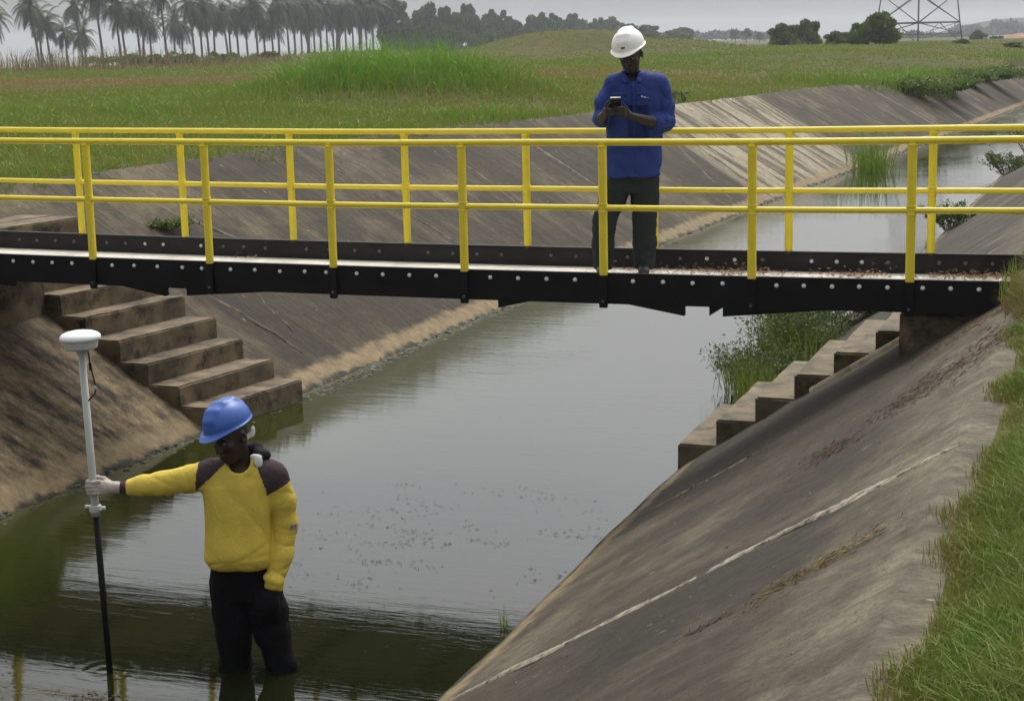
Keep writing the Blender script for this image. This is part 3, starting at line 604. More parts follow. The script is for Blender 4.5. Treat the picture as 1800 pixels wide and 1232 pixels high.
# ------------------------------------------------------------------ small plants
def bushy(name, loc, rx, ry, h, n, size, mat, label, cat, stems=14, group=None, tl=0, th=1, spread=.8, stemr=.006, twig=True, smat=None, low=.12):
    root = tag(empty(name, loc), label, cat, group)
    tips = []; mb = MB()
    for i in range(stems):
        a = random.uniform(0, 6.28); r = random.uniform(.1, 1)**.6; tx, ty, tz = rx*r*math.cos(a), ry*r*math.sin(a), h*random.uniform(.55, 1)*(1-.35*r*r)
        bx, by = tx*.25, ty*.25; pts = [(bx+(tx-bx)*t**1.3, by+(ty-by)*t**1.3, tz*t-.03+.0*t) for t in (0, .35, .7, 1)]
        mb.tube(pts, [stemr, stemr*.8, stemr*.55, stemr*.25], 5); tips.append(pts)
        if twig:
            for k in range(4):
                t = random.uniform(.35, .95); p = Vector(pts[1]).lerp(Vector(pts[3]), t); q = p+Vector((random.uniform(-1, 1)*rx*.35, random.uniform(-1, 1)*ry*.35, random.uniform(0, .3)*h)); mb.tube([p, q], [stemr*.4, stemr*.15], 4); tips.append([p, p, q, q])
    mb.build('stem', smat or M['bark'], root)
    T = np.array([[list(p) for p in s] for s in tips]); c = rng.integers(0, len(T), n); t = rng.uniform(low, 1, n)**.7*2.999; k = t.astype(int); f = (t-k)[:, None]
    P = T[c, k]*(1-f)+T[c, np.minimum(k+1, 3)]*f+rng.normal(0, 1, (n, 3))*np.array([rx, ry, h*.6])*.10*spread
    P[:, 2] = np.maximum(P[:, 2], .0); V, Lp, sz, ti = leafcards(P, size, tl, th); mesh_np('foliage', V, Lp, sz, mat, root, tint=ti); return root
def SP(side, u, s): return slope_pt(side, u, s)
bushy('shrub', SP('R', 3.9, .03), .42, .75, .50, 5200, .020, M['leaf'], 'thin twiggy weed leaning over the water just behind the right hand steps', 'shrub', 60, stemr=.0035, tl=.2, th=1, low=.0, spread=1.2)
bushy('shrub', SP('R', 5.2, .10), .55, .9, .60, 8000, .022, M['leaf'], 'wispy shrub with dry tips between the twiggy weed and the green bush behind the steps', 'shrub', 70, stemr=.0035, tl=.2, th=1, spread=1.3)
bushy('shrub', SP('R', 5.9, .30), .6, .9, .38, 12000, .030, M['leafbright'], 'leafy green bush filling the gap below the bridge above the right hand steps', 'shrub', 30)
bushy('shrub', SP('R', 16.5, .06), .35, .9, .42, 2400, .035, M['leaf'], 'dark low shrub on the near waterline beyond the bridge behind the right railing post', 'shrub', 24, tl=.1, th=1)
bushy('shrub', SP('R', 27, .08), .4, 1.5, .5, 900, .05, M['leaf'], 'sparse twiggy shrub on the far right waterline beyond the bridge', 'shrub', 30, stemr=.008)
bushy('shrub', SP('R', 33, .12), .5, 1.6, .8, 600, .05, M['leaf'], 'tall bare twigs on the bank at the right edge of the view', 'shrub', 30, stemr=.008)
bushy('weed_tuft', SP('L', 4.4, .72), .28, .34, .11, 1500, .024, M['leafbright'], 'low green weed growing on the dark slab beside the top of the far stairs', 'weed', 24, stemr=.003)
for (uu_, ss_, lb) in [(1.0, 1.0, 'weed'),]: pass
def reeds(name, loc, rx, ry, h, n, wid, label, tint=(.5, 1)):
    P = np.array(loc)+np.stack([rng.normal(0, rx, n), rng.normal(0, ry, n), np.zeros(n)], 1)
    hh = h*rng.uniform(.35, 1.05, n); o = blades(name, P, hh, np.full(n, wid)*rng.uniform(.6, 1.4, n), rng.uniform(.05, .75, n), rng.uniform(*tint, n), M['grass'], label, 'reeds', droop=.35); 
    del o['kind']; return o
reeds('reed_clump', VU(1.62, 29.3, WZ-.05), .20, .45, 1.3, 170, .020, 'tall green reed clump standing in the water at the far edge beyond the bridge', (.55, 1))
reeds('reed_clump', VU(1.35, 30.6, WZ-.02), .16, .8, .45, 260, .022, 'short green reeds at the foot of the slope beside the tall reed clump', (.4, .9))
reeds('weed_clump', SP('R', 3.6, .03), .10, .45, .42, 700, .007, 'fine pale green weeds along the waterline at the foot of the twiggy weed', (.3, .7))
reeds('weed_clump', SP('R', 5.0, .07), .14, .5, .55, 800, .008, 'fine green weeds between the shrubs behind the right hand steps', (.3, .8))
reeds('grass_tuft', VU(4.13, -2.35, WZ-.01), .012, .02, .15, 14, .005, 'few thin green stalks rising from the near waterline in the foreground', (.3, .8))
reeds('grass_tuft', VU(6.66, -.32, -.05), .05, .07, .28, 90, .006, 'pale grass tuft poking up in front of the right end of the bridge girder', (.2, .7))
bushy('bank_bush', VU(-2.7, 26.2, .05), .8, .8, .35, 1600, .05, M['leaf'], 'small dull bush on the far bank edge right of the man in blue', 'bush', 18)
for u_, r_, h_, lb in [(47.5, 1.5, .95, 'dark green bush at the left end of the thicket overhanging the far slope'), (50.5, 1.7, .8, 'broad green bush in the middle of the thicket overhanging the far slope'), (54, 1.7, .8, 'rounded bush at the right end of the thicket overhanging the far slope'), (61, 1.3, .9, 'dark bush on the far bank edge near the right border'), (66, 2.0, .9, 'light green bush on the far bank edge at the right border')]:
    bushy('bank_bush', VU(float(topL(u_))+.5, u_, float(fT(u_))-.35), r_*.9, r_*1.1, h_*.7, 4200, .09, M['leafbright'], lb, 'bush', 20, group=None, stemr=.008, tl=.45)

# ------------------------------------------------------------------ far trees
def bearing(px, D):
    a = math.atan((px-900)/2911.5); x, y = D*math.sin(a), D*math.cos(a); return x, y
def hz(px): return 75.4-.0225*(px-900)
def zat(px, py, D): return CAMH+(hz(px)-py)/2911.5*D
def gz(x, y): v, u = toVU(x, y); return float(field_z(np.array([v]), np.array([u]))[0])
def palm_model(seed):
    r = np.random.default_rng(seed); V = []; Fc = []; T = []
    def frond(az, el, Ln, dead=False):
        p = np.array([0, 0, 0.]); d = np.array([math.cos(az)*math.cos(el), math.sin(az)*math.cos(el), math.sin(el)]); side = np.array([-math.sin(az), math.cos(az), 0]); K = 9; tint = float(r.uniform(.25, 1)); lst = []
        for k in range(K+1):
            t = k/K; lst.append((p.copy(), d.copy(), t)); d = d+np.array([0, 0, -.20-.10*t]); d /= np.linalg.norm(d); p = p+d*Ln/K
        for k in range(K):
            (p0, d0, t0), (p1, d1, t1) = lst[k], lst[k+1]; 
            for sg in (-1, 1):
                for h_ in range(2):
                    q0 = p0+(p1-p0)*(h_*.5+.04); q1 = p0+(p1-p0)*(h_*.5+.50); tt_ = (k+h_*.5)/K
                    ll = .95*math.sin(math.pi*min(1, .14+tt_*.9))**.7*r.uniform(.8, 1.1)+.12
                    out = side*sg*.75+np.array([0, 0, -.45])+d0*.35; out /= np.linalg.norm(out); e = q1+out*ll+np.array([0, 0, -.08*ll])
                    i = len(V); V.extend([q0, q1, e]); Fc.append((i, i+1, i+2)); T.extend([tint]*3)
    nf = int(r.integers(30, 38))
    for i in range(nf): frond(r.uniform(0, 6.28), math.radians(r.uniform(-50, 82)), r.uniform(3.6, 4.9))
    crown = (np.array(V), np.array(Fc), np.array(T)); V2 = V; V, Fc, T = [], [], []
    V.clear() if False else None
    return crown
def palm_parts(seed):
    V, Fc, T = palm_model(seed); me_o = mesh_np('crown', V, Fc.ravel(), np.full(len(Fc), 3), M['palm'], tint=T)
    r = random.Random(seed); mb = MB()
    for i in range(7):
        a = r.uniform(0, 6.28); L_ = r.uniform(2.0, 3.2); mb.tube([(.1*math.cos(a), .1*math.sin(a), 0), (.7*math.cos(a), .7*math.sin(a), -.4), (.85*math.cos(a), .85*math.sin(a), -L_)], [.10, .22, .05], 4)
    return me_o.data, mb
PM = []
for s_ in range(5):
    me, mb = palm_parts(100+s_); ob = [o for o in col.objects if o.data is me][0]; bpy.data.objects.remove(ob)
    m2 = bpy.data.meshes.new('dead_fronds'); m2.from_pydata(mb.v, [], mb.f); m2.materials.append(M['deadfrond']); PM.append((me, m2))
TRK = {}
def palm(px, cy, basepx, D, sc_, label, i, group='coconut palms along the far edge of the field'):
    x, y = bearing(basepx, D); g = gz(x, y)-.3; cx, cyw = bearing(px, D); top = zat(px, cy, D)
    root = tag(empty('palm_tree', (x, y, g)), label, 'palm tree', group); H_ = top-g; dx_, dy_ = cx-x, cyw-y
    mb = MB(); K = 9; pts = [(dx_*(k/K)**1.6, dy_*(k/K)**1.6, H_*k/K) for k in range(K+1)]
    mb.tube(pts, [.30-.015*k+(.12 if k == 0 else 0) for k in range(K+1)], 7); mb.build('trunk', M['palmbark'], root, True)
    me, m2 = PM[i % 5]
    c = bpy.data.objects.new('crown', me); col.objects.link(c); c.parent = root; c.location = (dx_, dy_, H_); c.rotation_euler = (0, 0, i*2.4); c.scale = (sc_,)*3
    d = bpy.data.objects.new('dead_fronds', m2); col.objects.link(d); d.parent = root; d.location = (dx_, dy_, H_-.1); d.rotation_euler = (0, 0, i*1.7); d.scale = (sc_*.9,)*3
ORD = ['first', 'second', 'third', 'fourth', 'fifth', 'sixth', 'seventh', 'eighth', 'ninth', 'tenth', 'eleventh', 'twelfth', 'thirteenth', 'fourteenth', 'fifteenth', 'sixteenth', 'seventeenth', 'eighteenth', 'nineteenth', 'twentieth', 'twenty first', 'twenty second', 'twenty third', 'twenty fourth', 'twenty fifth', 'twenty sixth', 'twenty seventh', 'twenty eighth', 'twenty ninth', 'thirtieth', 'thirty first', 'thirty second', 'thirty third', 'thirty fourth', 'thirty fifth', 'thirty sixth', 'thirty seventh', 'thirty eighth', 'thirty ninth', 'fortieth', 'forty first', 'forty second', 'forty third', 'forty fourth', 'forty fifth', 'forty sixth', 'forty seventh', 'forty eighth', 'forty ninth', 'fiftieth']
# crown x, crown y, trunk foot x, distance, crown scale
PL = [(4, 14, 11, 300, 1.05), (17, 38, 24, 310, .9), (84, 16, 97, 300, 1.0), (97, 30, 99, 315, .85), (108, 46, 116, 325, .85), (141, 58, 144, 350, .80), (160, 14, 172, 330, .85), (172, 62, 177, 340, .82), (196, -2, 207, 300, .95),
      (229, 12, 238, 305, .95), (238, 30, 246, 315, .9), (264, 18, 271, 310, .9), (276, 32, 275, 330, .85), (286, 42, 290, 340, .8), (308, -4, 317, 300, .95), (330, 42, 328, 345, .85), (344, 48, 341, 350, .8), (357, 10, 365, 320, .95), (374, 28, 377, 330, .85), (384, 12, 389, 325, .9), (398, 30, 398, 345, .85),
      (413, 24, 424, 335, .9), (424, 36, 426, 350, .8), (436, 18, 440, 340, .95), (452, 36, 456, 355, .8), (470, 12, 473, 340, .95), (482, 32, 486, 350, .9), (497, 44, 500, 345, .9), (508, 6, 510, 345, .95), (524, 24, 527, 365, .9), (537, 4, 537, 360, .95), (548, 26, 549, 380, .9), (559, 10, 560, 370, .95), (570, 28, 571, 385, .9),
      (581, 4, 582, 375, .95), (592, 24, 593, 390, .9), (603, 12, 604, 385, .95), (614, 28, 614, 395, .85), (625, 8, 625, 385, .95), (637, 26, 638, 400, .9), (648, 14, 649, 395, .95), (660, 28, 661, 405, .85), (673, 12, 672, 395, .95)]
adj = ['tall', 'thin', 'leafy', 'slightly leaning', 'slender', 'shaggy', 'ragged']
for i, (px, cy, bx, D, s_) in enumerate(PL):
    palm(px, cy, bx, D, s_*D/300*1.08, '%s coconut palm counting from the left along the skyline' % ORD[i], i)

def crown_model(seed, flat=1.0, n=2600, size=.55):
    """crown inside a unit-ish volume: radius 1 across, height 1, made of leafy clumps"""
    r = np.random.default_rng(seed); K = 26; C = []
    while len(C) < K:
        p = r.uniform(-1, 1, 3)
        if (p**2).sum() < 1 and p[2] > -.75: C.append(p*np.array([.78, .78, .80]))
    C = np.array(C); rad = r.uniform(.16, .34, K); c = r.integers(0, K, n); d = r.normal(size=(n, 3)); d /= np.linalg.norm(d, axis=1)[:, None]
    P = C[c]+d*rad[c][:, None]*r.uniform(.55, 1.05, n)[:, None]; P[:, 2] = P[:, 2]*.5+.5
    V, Lp, sz, ti = leafcards(P*np.array([1, 1, 1]), size, 0, 1, 1.3); cl = r.uniform(-.25, .25, K)
    ti = np.clip(ti*.55+.22+np.repeat(cl[c], 4), 0, 1); return V, Lp, sz, ti, C, rad
TM = {}
for kind, mat, cards in (('dark', M['leaf'], .085), ('green', M['leafbright'], .075)):
    for s_ in range(4):
        V, Lp, sz, ti, C, rad = crown_model(200+s_, n=7500, size=cards*1.15); o = mesh_np('crown', V, Lp, sz, mat, tint=ti); me = o.data; bpy.data.objects.remove(o); TM[(kind, s_)] = (me, C)
def tree(px, topy, wpx, D, label, i, kind='dark', trunk_frac=.35, cat='tree', name='broadleaf_tree', group='trees on the skyline', basey=None):
    x, y = bearing(px, D); g = gz(x, y); top = zat(px, topy, D)
    if basey is not None: g = min(g, zat(px, basey, D))
    H_ = top-g; W_ = wpx*D/2911.5/2
    root = tag(empty(name, (x, y, g)), label, cat, group); me, C = TM[(kind, i % 4)]
    c = bpy.data.objects.new('crown', me); col.objects.link(c); c.parent = root; c.scale = (W_*1.08, W_*1.08, H_*(1-trunk_frac)); c.location = (0, 0, H_*trunk_frac); c.rotation_euler = (0, 0, i*1.9)
    if trunk_frac < .12: c.scale = (W_*1.12, W_*1.12, H_*1.28); c.location = (0, 0, -.24*H_)
    mb = MB(); tr_ = .022*H_+.05; mb.tube([(0, 0, -.4), (0, 0, H_*trunk_frac*.6), (.02*H_, 0, H_*(trunk_frac+.2))], [tr_*1.3, tr_, tr_*.6], 7)
    for k in range(5):
        q = C[k]; mb.tube([(0, 0, H_*trunk_frac*(.7+.1*k)), (q[0]*W_*.8, q[1]*W_*.8, H_*(trunk_frac+(1-trunk_frac)*(q[2]*.5+.5)))], [tr_*.5, tr_*.15], 5)
    mb.build('trunk', M['bark'], root, True)
TL = [(560, 10, 50, 420), (610, 4, 56, 430), (650, -2, 60, 420), (690, -6, 70, 400), (716, 14, 56, 400), (742, 18, 50, 415), (768, 4, 56, 420), (796, 8, 56, 420), (812, 26, 50, 440), (836, 6, 46, 430), (858, 28, 46, 450), (886, 14, 44, 450), (905, 32, 44, 470), (926, 36, 40, 490),
      (946, 26, 42, 480), (972, 20, 46, 480), (996, 34, 40, 520), (1020, 24, 40, 520), (1042, 38, 40, 540), (1062, 30, 34, 540), (1088, 32, 40, 560), (1112, 42, 40, 580), (1148, 44, 60, 480), (1182, 56, 50, 560), (1206, 50, 56, 520)]
for i, (px, ty, wp, D) in enumerate(TL):
    tree(px, ty, wp*1.15, D, 'dark hazy broadleaf tree, %s from the left on the skyline right of the palms' % ORD[i], i, trunk_frac=.25 if px > 700 else .6, group='dark trees on the skyline behind the field')
for i, (px, ty, wp, D) in enumerate([(735, 38, 64, 380), (790, 42, 66, 390), (850, 48, 66, 400), (905, 52, 62, 420), (955, 52, 60, 430), (1005, 54, 60, 440), (1055, 56, 60, 450)]):
    tree(px, ty, wp*1.2, D, 'low dark thicket tree, %s from the left in front of the skyline trees' % ORD[i], i+1, trunk_frac=.05, name='thicket_tree', group='low thicket trees in front of the skyline')
for px, ty, wp, D, k, lb, tf, by in [(1386, 42, 66, 190, 'green', 'broad green bush on the right hand skyline, left half of a touching pair', .03, None), (1426, 35, 58, 195, 'green', 'taller green bush on the right hand skyline, right half of a touching pair', .03, None), (1478, 55, 56, 170, 'green', 'small light green bush between the touching pair and the big dark bush', .02, None),
                          (1541, 23, 84, 150, 'green', 'big rounded dark bush on the skyline just left of the pylon', .04, None), (1512, 46, 44, 152, 'green', 'lower shoulder bush leaning against the left side of the big rounded bush', .02, None), (1689, 68, 30, 150, 'green', 'small dark bush in the grass at the right foot of the pylon', .02, None), (1720, 55, 34, 330, 'dark', 'hazy round tree in front of the far hill', .1, None), (1746, 63, 16, 330, 'dark', 'first of two tiny hazy bushes right of the hazy round tree', .05, None), (1758, 63, 16, 330, 'dark', 'second of two tiny hazy bushes right of the hazy round tree', .05, None), (1782, 73, 42, 140, 'green', 'low bush in the grass by the right border of the view', .02, None),
                          (1298, 53, 22, 620, 'dark', 'tiny hazy tree far off above the blue roof, left one', .3, None), (1317, 50, 20, 620, 'dark', 'tiny hazy round tree far off, right one above the blue roof', .3, None), (1340, 57, 16, 620, 'dark', 'tiniest far hazy tree left of the pair of green bushes', .2, None),
                          (255, 96, 34, 140, 'green', 'low bush under the palms at the crest, left of the cluster of three', 0, None), (300, 96, 44, 138, 'green', 'low bush under the palms at the crest, middle of the cluster of three', 0, None), (345, 94, 40, 142, 'green', 'low bush under the palms at the crest, right of the cluster of three', 0, None), (412, 95, 12, 145, 'dark', 'tiny dark shrub alone on the crest under the palms', 0, None), (492, 91, 46, 150, 'dark', 'brown green rounded bush on the crest under the dense palms', 0, None),
                          (1133, 62, 50, 128, 'green', 'leafy bush on the green mound just right of the white helmet', 0, None), (1010, 60, 70, 127, 'green', 'climbing green bush on top of the mound left of the white helmet', 0, 84), (955, 72, 50, 125, 'green', 'low green bush on the left end of the mound', 0, 88)]:
    tree(px, ty, wp, D, lb, int(px) % 4, k, tf, 'bush' if 'tree' not in lb else 'tree', 'bush' if 'tree' not in lb else 'broadleaf_tree', None, by)
    
# far woods and hill
def woods(name, pxs, y0, y1, D, label, n=4200, sz=3.0, base=None, mat=None):
    P = []
    for i in range(n):
        px = rng.uniform(pxs[0], pxs[1]); t = (px-pxs[0])/(pxs[1]-pxs[0]); D_ = D*rng.uniform(.97, 1.06); x, y = bearing(px, D_)
        prof = math.sin(math.pi*min(max(t, .02), .98))**.35*(.62+.38*math.sin(px*.13)*math.sin(px*.051+1)); top = zat(px, y0, D_); bot = zat(px, y1, D_); P.append((x, y, bot+(top-bot)*prof*rng.uniform(0, 1)**.6))
    V, Lp, sz_, ti = leafcards(np.array(P), sz, 0, 1, 1.2); tag(mesh_np(name, V, Lp, sz_, mat or M['leafdark'], tint=ti), label, 'distant woods' if mat is None else 'undergrowth', kind='stuff')
woods('undergrowth', (170, 700), 91, 108, 165, 'low green undergrowth along the foot of the palm trees', 4200, .45, None, M['leafbright'])
woods('distant_woods', (1190, 1370), 56, 66, 900, 'thin hazy line of far woods on the horizon above the blue roof', 2600, 3.2)
woods('distant_woods', (1560, 1700), 58, 68, 800, 'low hazy woods seen through the legs of the pylon', 2200, 3.0)
woods('distant_woods', (1672, 1900), 37, 64, 1100, 'pale blue wooded hill on the horizon at the right border', 7000, 5.0)
hx, hy = bearing(1800, 1140)
V = []; 
for i in range(25):
    for j in range(25):
        a, b = (i/12-1), (j/12-1); V.append((hx+a*62, hy+b*60, -3+13*max(0, 1-a*a)**.8*max(0, 1-b*b)**.8))
F = grid_faces(np.arange(625).reshape(25, 25)); tag(mesh_np('hill', V, F.ravel(), np.full(len(F), 4), simple('hill_cover', (.03, .045, .02), .95, .3, .05), smooth=True), 'far wooded hill', 'hill', kind='structure')
hx, hy = bearing(1800, 420); V = []
for i in range(17):
    for j in range(17):
        a, b = (i/8-1), (j/8-1); V.append((hx+a*9+.3*math.sin(j), hy+b*12, -1.4+2.3*max(0, 1-a*a)**.7*max(0, 1-b*b)**.8*(1+.15*math.sin(i*1.7)*math.sin(j*2.1))))
F = grid_faces(np.arange(289).reshape(17, 17)); tag(mesh_np('bare_soil', V, F.ravel(), np.full(len(F), 4), simple('red_soil', (.26, .13, .08), .95, .3, .4), smooth=True), 'bare reddish earth bank at the right border', 'earth bank', kind='structure')

# blue roofed shed half hidden in the grass
sx_, sy_ = bearing(1222, 205); sg = gz(sx_, sy_); rt_ = zat(1222, 73, 205); sh = tag(empty('shed', (sx_, sy_, rt_-2.4), -.25), 'low shed with a pale blue metal roof half hidden by the grass behind the field', 'shed')
mb = MB(); mb.box(-1.25, 1.25, -1.3, 1.3, -.6, 1.75); mb.build('wall', simple('shed_wall', (.11, .14, .19), .8, .2, 2), sh)
mb = MB(); mb.add([(-1.45, -1.5, 1.72), (1.45, -1.5, 1.72), (1.45, 1.5, 2.4), (-1.45, 1.5, 2.4), (-1.45, -1.5, 1.80), (1.45, -1.5, 1.80), (1.45, 1.5, 2.48), (-1.45, 1.5, 2.48)], [(3, 2, 1, 0), (4, 5, 6, 7), (0, 1, 5, 4), (1, 2, 6, 5), (2, 3, 7, 6), (3, 0, 4, 7)]); mb.build('roof', simple('blue_roof', (.28, .36, .50), .5, .1, 2), sh)
mb = MB(); mb.box(-.4, .4, -1.33, -1.302, -.6, 1.3); mb.build('door', simple('shed_door', (.06, .06, .07), .7), sh)

# lattice pylon
PD = 214; tx, ty = bearing(1614, PD); tz = zat(1614, 76, PD)-.2; py = tag(empty('lattice_pylon', (tx, ty, tz), math.radians(31)), 'tall grey steel lattice electricity pylon standing in the field at upper right', 'pylon')
hw0 = 102/2911.5*PD/2; PHT = 36.0
def hwz(z): return hw0*(1-z/41.0) if z < 30 else hw0*(1-30/41.0)
def cor(k, z): sx3, sy3 = [(-1, -1), (1, -1), (1, 1), (-1, 1)][k]; h_ = hwz(z); return (sx3*h_, sy3*h_, z)
for k in range(4):
    mb = MB(); mb.tube([cor(k, 0), cor(k, 30), (*cor(k, 30)[:2], PHT)], [.11, .08, .06], 4); mb.build('leg', M['steel'], py)
lv = [0, 1.3, 2.7, 6.2, 10, 13.6, 17, 20, 22.8, 25.4, 27.8, 30, 32, 34, 36]
mb = MB()
for a, b in zip(lv[1:], lv[2:]):
    for k in range(4):
        A, Bq, Cq, Dq = cor(k, a), cor((k+1) % 4, a), cor(k, b), cor((k+1) % 4, b); mid = [(Cq[i]+Dq[i])/2 for i in range(3)]
        if b <= 3: mb.tube([A, Dq], .035, 4); mb.tube([Bq, Cq], .035, 4)
        else: mb.tube([A, Dq], .055, 4); mb.tube([Bq, Cq], .055, 4)
for k in range(4):
    A, Bq = cor(k, 0), cor((k+1) % 4, 0); Cq = cor(k, 2.7); Dq = cor((k+1) % 4, 2.7); m_ = [(Cq[i]+Dq[i])/2 for i in range(3)]; mb.tube([A, m_], .03, 4); mb.tube([Bq, m_], .03, 4)
for z in lv[1:]:
    for k in range(4): mb.tube([cor(k, z), cor((k+1) % 4, z)], .05 if z != 2.7 else .09, 4)
mb.build('bracing', M['steel'], py)
for z, r_ in ((24, 6.5), (29, 5.2), (34, 4.2)):
    mb = MB()
    for sg in (-1, 1):
        for q in (-1, 1): mb.tube([(sg*hwz(z), q*hwz(z), z), (sg*r_, 0, z+.2)], .07, 4); mb.tube([(sg*hwz(z), q*hwz(z), z+1.5), (sg*r_, 0, z+.2)], .06, 4)
        mb.tube([(sg*r_, 0, z+.2), (sg*r_, 0, z-1.6)], .09, 6)
    mb.build('crossarm', M['steel'], py)

# ------------------------------------------------------------------ signed distance modelling for figures
class SDF:
    def __init__(s, lo, hi, h):
        s.lo = np.array(lo, float); s.h = h; s.n = np.ceil((np.array(hi)-s.lo)/h).astype(int)+1; s.F = np.full(s.n, 1.0, np.float32)
        s.ax = [s.lo[i]+h*np.arange(s.n[i]) for i in range(3)]
    def sub(s, lo, hi):
        a = np.clip(np.floor((np.array(lo)-s.lo)/s.h).astype(int), 0, s.n); b = np.clip(np.ceil((np.array(hi)-s.lo)/s.h).astype(int)+1, 0, s.n)
        sl = tuple(slice(a[i], b[i]) for i in range(3)); P = np.stack(np.meshgrid(*[s.ax[i][sl[i]] for i in range(3)], indexing='ij'), -1); return sl, P
    def apply(s, fn, lo, hi, k=.01, mode='u'):
        m = k+s.h*3; sl, P = s.sub(np.array(lo)-m, np.array(hi)+m)
        if P.size == 0: return
        d = fn(P).astype(np.float32); A = s.F[sl]
        if mode == 'u': h = np.maximum(k-np.abs(A-d), 0)/k; s.F[sl] = np.minimum(A, d)-h*h*k*.25
        elif mode == 's': h = np.maximum(k-np.abs(A+d), 0)/k; s.F[sl] = np.maximum(A, -d)+h*h*k*.25
        elif mode == 'i': s.F[sl] = np.maximum(A, d)
    def cap(s, a, b, ra, rb=None, k=.015, mode='u', sy=None):
        a, b = np.array(a, float), np.array(b, float); rb = ra if rb is None else rb; ab = b-a; L2 = max((ab**2).sum(), 1e-9)
        def fn(P):
            q = P-a; t = np.clip((q@ab)/L2, 0, 1); return np.linalg.norm(q-t[..., None]*ab, axis=-1)-(ra+(rb-ra)*t)
        r = max(ra, rb); s.apply(fn, np.minimum(a, b)-r, np.maximum(a, b)+r, k, mode)
    def chain(s, pts, rs, k=.01):
        for i in range(len(pts)-1): s.cap(pts[i], pts[i+1], rs[i], rs[i+1], k)
    def ell(s, c, r, R=None, k=.015, mode='u'):
        c, r = np.array(c, float), np.array(r, float)
        def fn(P):
            q = P-c
            if R is not None: q = q@R
            k0 = np.linalg.norm(q/r, axis=-1); k1 = np.linalg.norm(q/(r*r), axis=-1); return k0*(k0-1)/np.maximum(k1, 1e-6)
        m = r.max(); s.apply(fn, c-m, c+m, k, mode)
    def loft(s, st, k=.02, pw=2.4):
        """st: list of (z, cx, cy, hw, hd) bottom to top"""
        st = np.array(st, float); Z = st[:, 0]
        def fn(P):
            z = P[..., 2]; cx, cy, hw, hd = [np.interp(z, Z, st[:, i]) for i in (1, 2, 3, 4)]
            q = (np.abs((P[..., 0]-cx)/hw)**pw+np.abs((P[..., 1]-cy)/hd)**pw)**(1/pw); d = (q-1)*np.minimum(hw, hd)
            return np.maximum(d, np.maximum(Z[0]-z, z-Z[-1]))
        s.apply(fn, [(st[:, 1]-st[:, 3]).min(), (st[:, 2]-st[:, 4]).min(), Z[0]], [(st[:, 1]+st[:, 3]).max(), (st[:, 2]+st[:, 4]).max(), Z[-1]], k)
    def plane(s, p, n, lo=None, hi=None):
        """keep the side n points away from, inside the box lo..hi"""
        p, n = np.array(p, float), np.array(n, float); n = n/np.linalg.norm(n)
        sl, P = s.sub(lo if lo is not None else s.lo, hi if hi is not None else s.lo+s.h*s.n); d = ((P-p)@n).astype(np.float32); s.F[sl] = np.maximum(s.F[sl], d)
    def mesh(s):
        F = s.F; n = F.shape; S = F < 0; cidx = -np.ones((n[0]-1, n[1]-1, n[2]-1), np.int64); acc = np.zeros((*cidx.shape, 3), np.float32); cnt = np.zeros(cidx.shape, np.float32); edges = []
        for a in range(3):
            o = [slice(None)]*3; o2 = [slice(None)]*3; o[a] = slice(0, -1); o2[a] = slice(1, None)
            A, B = F[tuple(o)], F[tuple(o2)]; m = S[tuple(o)] != S[tuple(o2)]; I = np.argwhere(m); t = A[m]/(A[m]-B[m]); p = I.astype(np.float32); p[:, a] += t
            flip = S[tuple(o)][m]; edges.append((a, I, flip)); b, c = (a+1) % 3, (a+2) % 3
            for db in (0, 1):
                for dc in (0, 1):
                    J = I.copy(); J[:, b] -= db; J[:, c] -= dc; ok = np.all((J >= 0) & (J < np.array(cidx.shape)), axis=1)
                    np.add.at(acc, tuple(J[ok].T), p[ok]); np.add.at(cnt, tuple(J[ok].T), 1)
        act = cnt > 0; cidx[act] = np.arange(act.sum()); V = acc[act]/cnt[act][:, None]*s.h+s.lo; Q = []
        for a, I, flip in edges:
            b, c = (a+1) % 3, (a+2) % 3; ok = (I[:, b] > 0) & (I[:, c] > 0) & (I[:, b] < n[b]-1) & (I[:, c] < n[c]-1); I, flip = I[ok], flip[ok]
            def g(db, dc): J = I.copy(); J[:, b] -= db; J[:, c] -= dc; return cidx[tuple(J.T)]
            q = np.stack([g(1, 1), g(0, 1), g(0, 0), g(1, 0)], 1); q[~flip] = q[~flip][:, ::-1]; Q.append(q)
        return V, np.concatenate(Q)
def smooth_verts(V, Q, it=1, f=.5):
    E = np.concatenate([Q[:, [0, 1]], Q[:, [1, 2]], Q[:, [2, 3]], Q[:, [3, 0]]])
    for _ in range(it):
        A = np.zeros_like(V); c = np.zeros(len(V)); np.add.at(A, E[:, 0], V[E[:, 1]]); np.add.at(A, E[:, 1], V[E[:, 0]]); np.add.at(c, E[:, 0], 1); np.add.at(c, E[:, 1], 1)
        V = V+(A/np.maximum(c, 1)[:, None]-V)*f
    return V
def vnormals(V, Q):
    N = np.cross(V[Q[:, 2]]-V[Q[:, 0]], V[Q[:, 3]]-V[Q[:, 1]]); A = np.zeros_like(V)
    for k in range(4): np.add.at(A, Q[:, k], N)
    return A/np.maximum(np.linalg.norm(A, axis=1), 1e-9)[:, None]
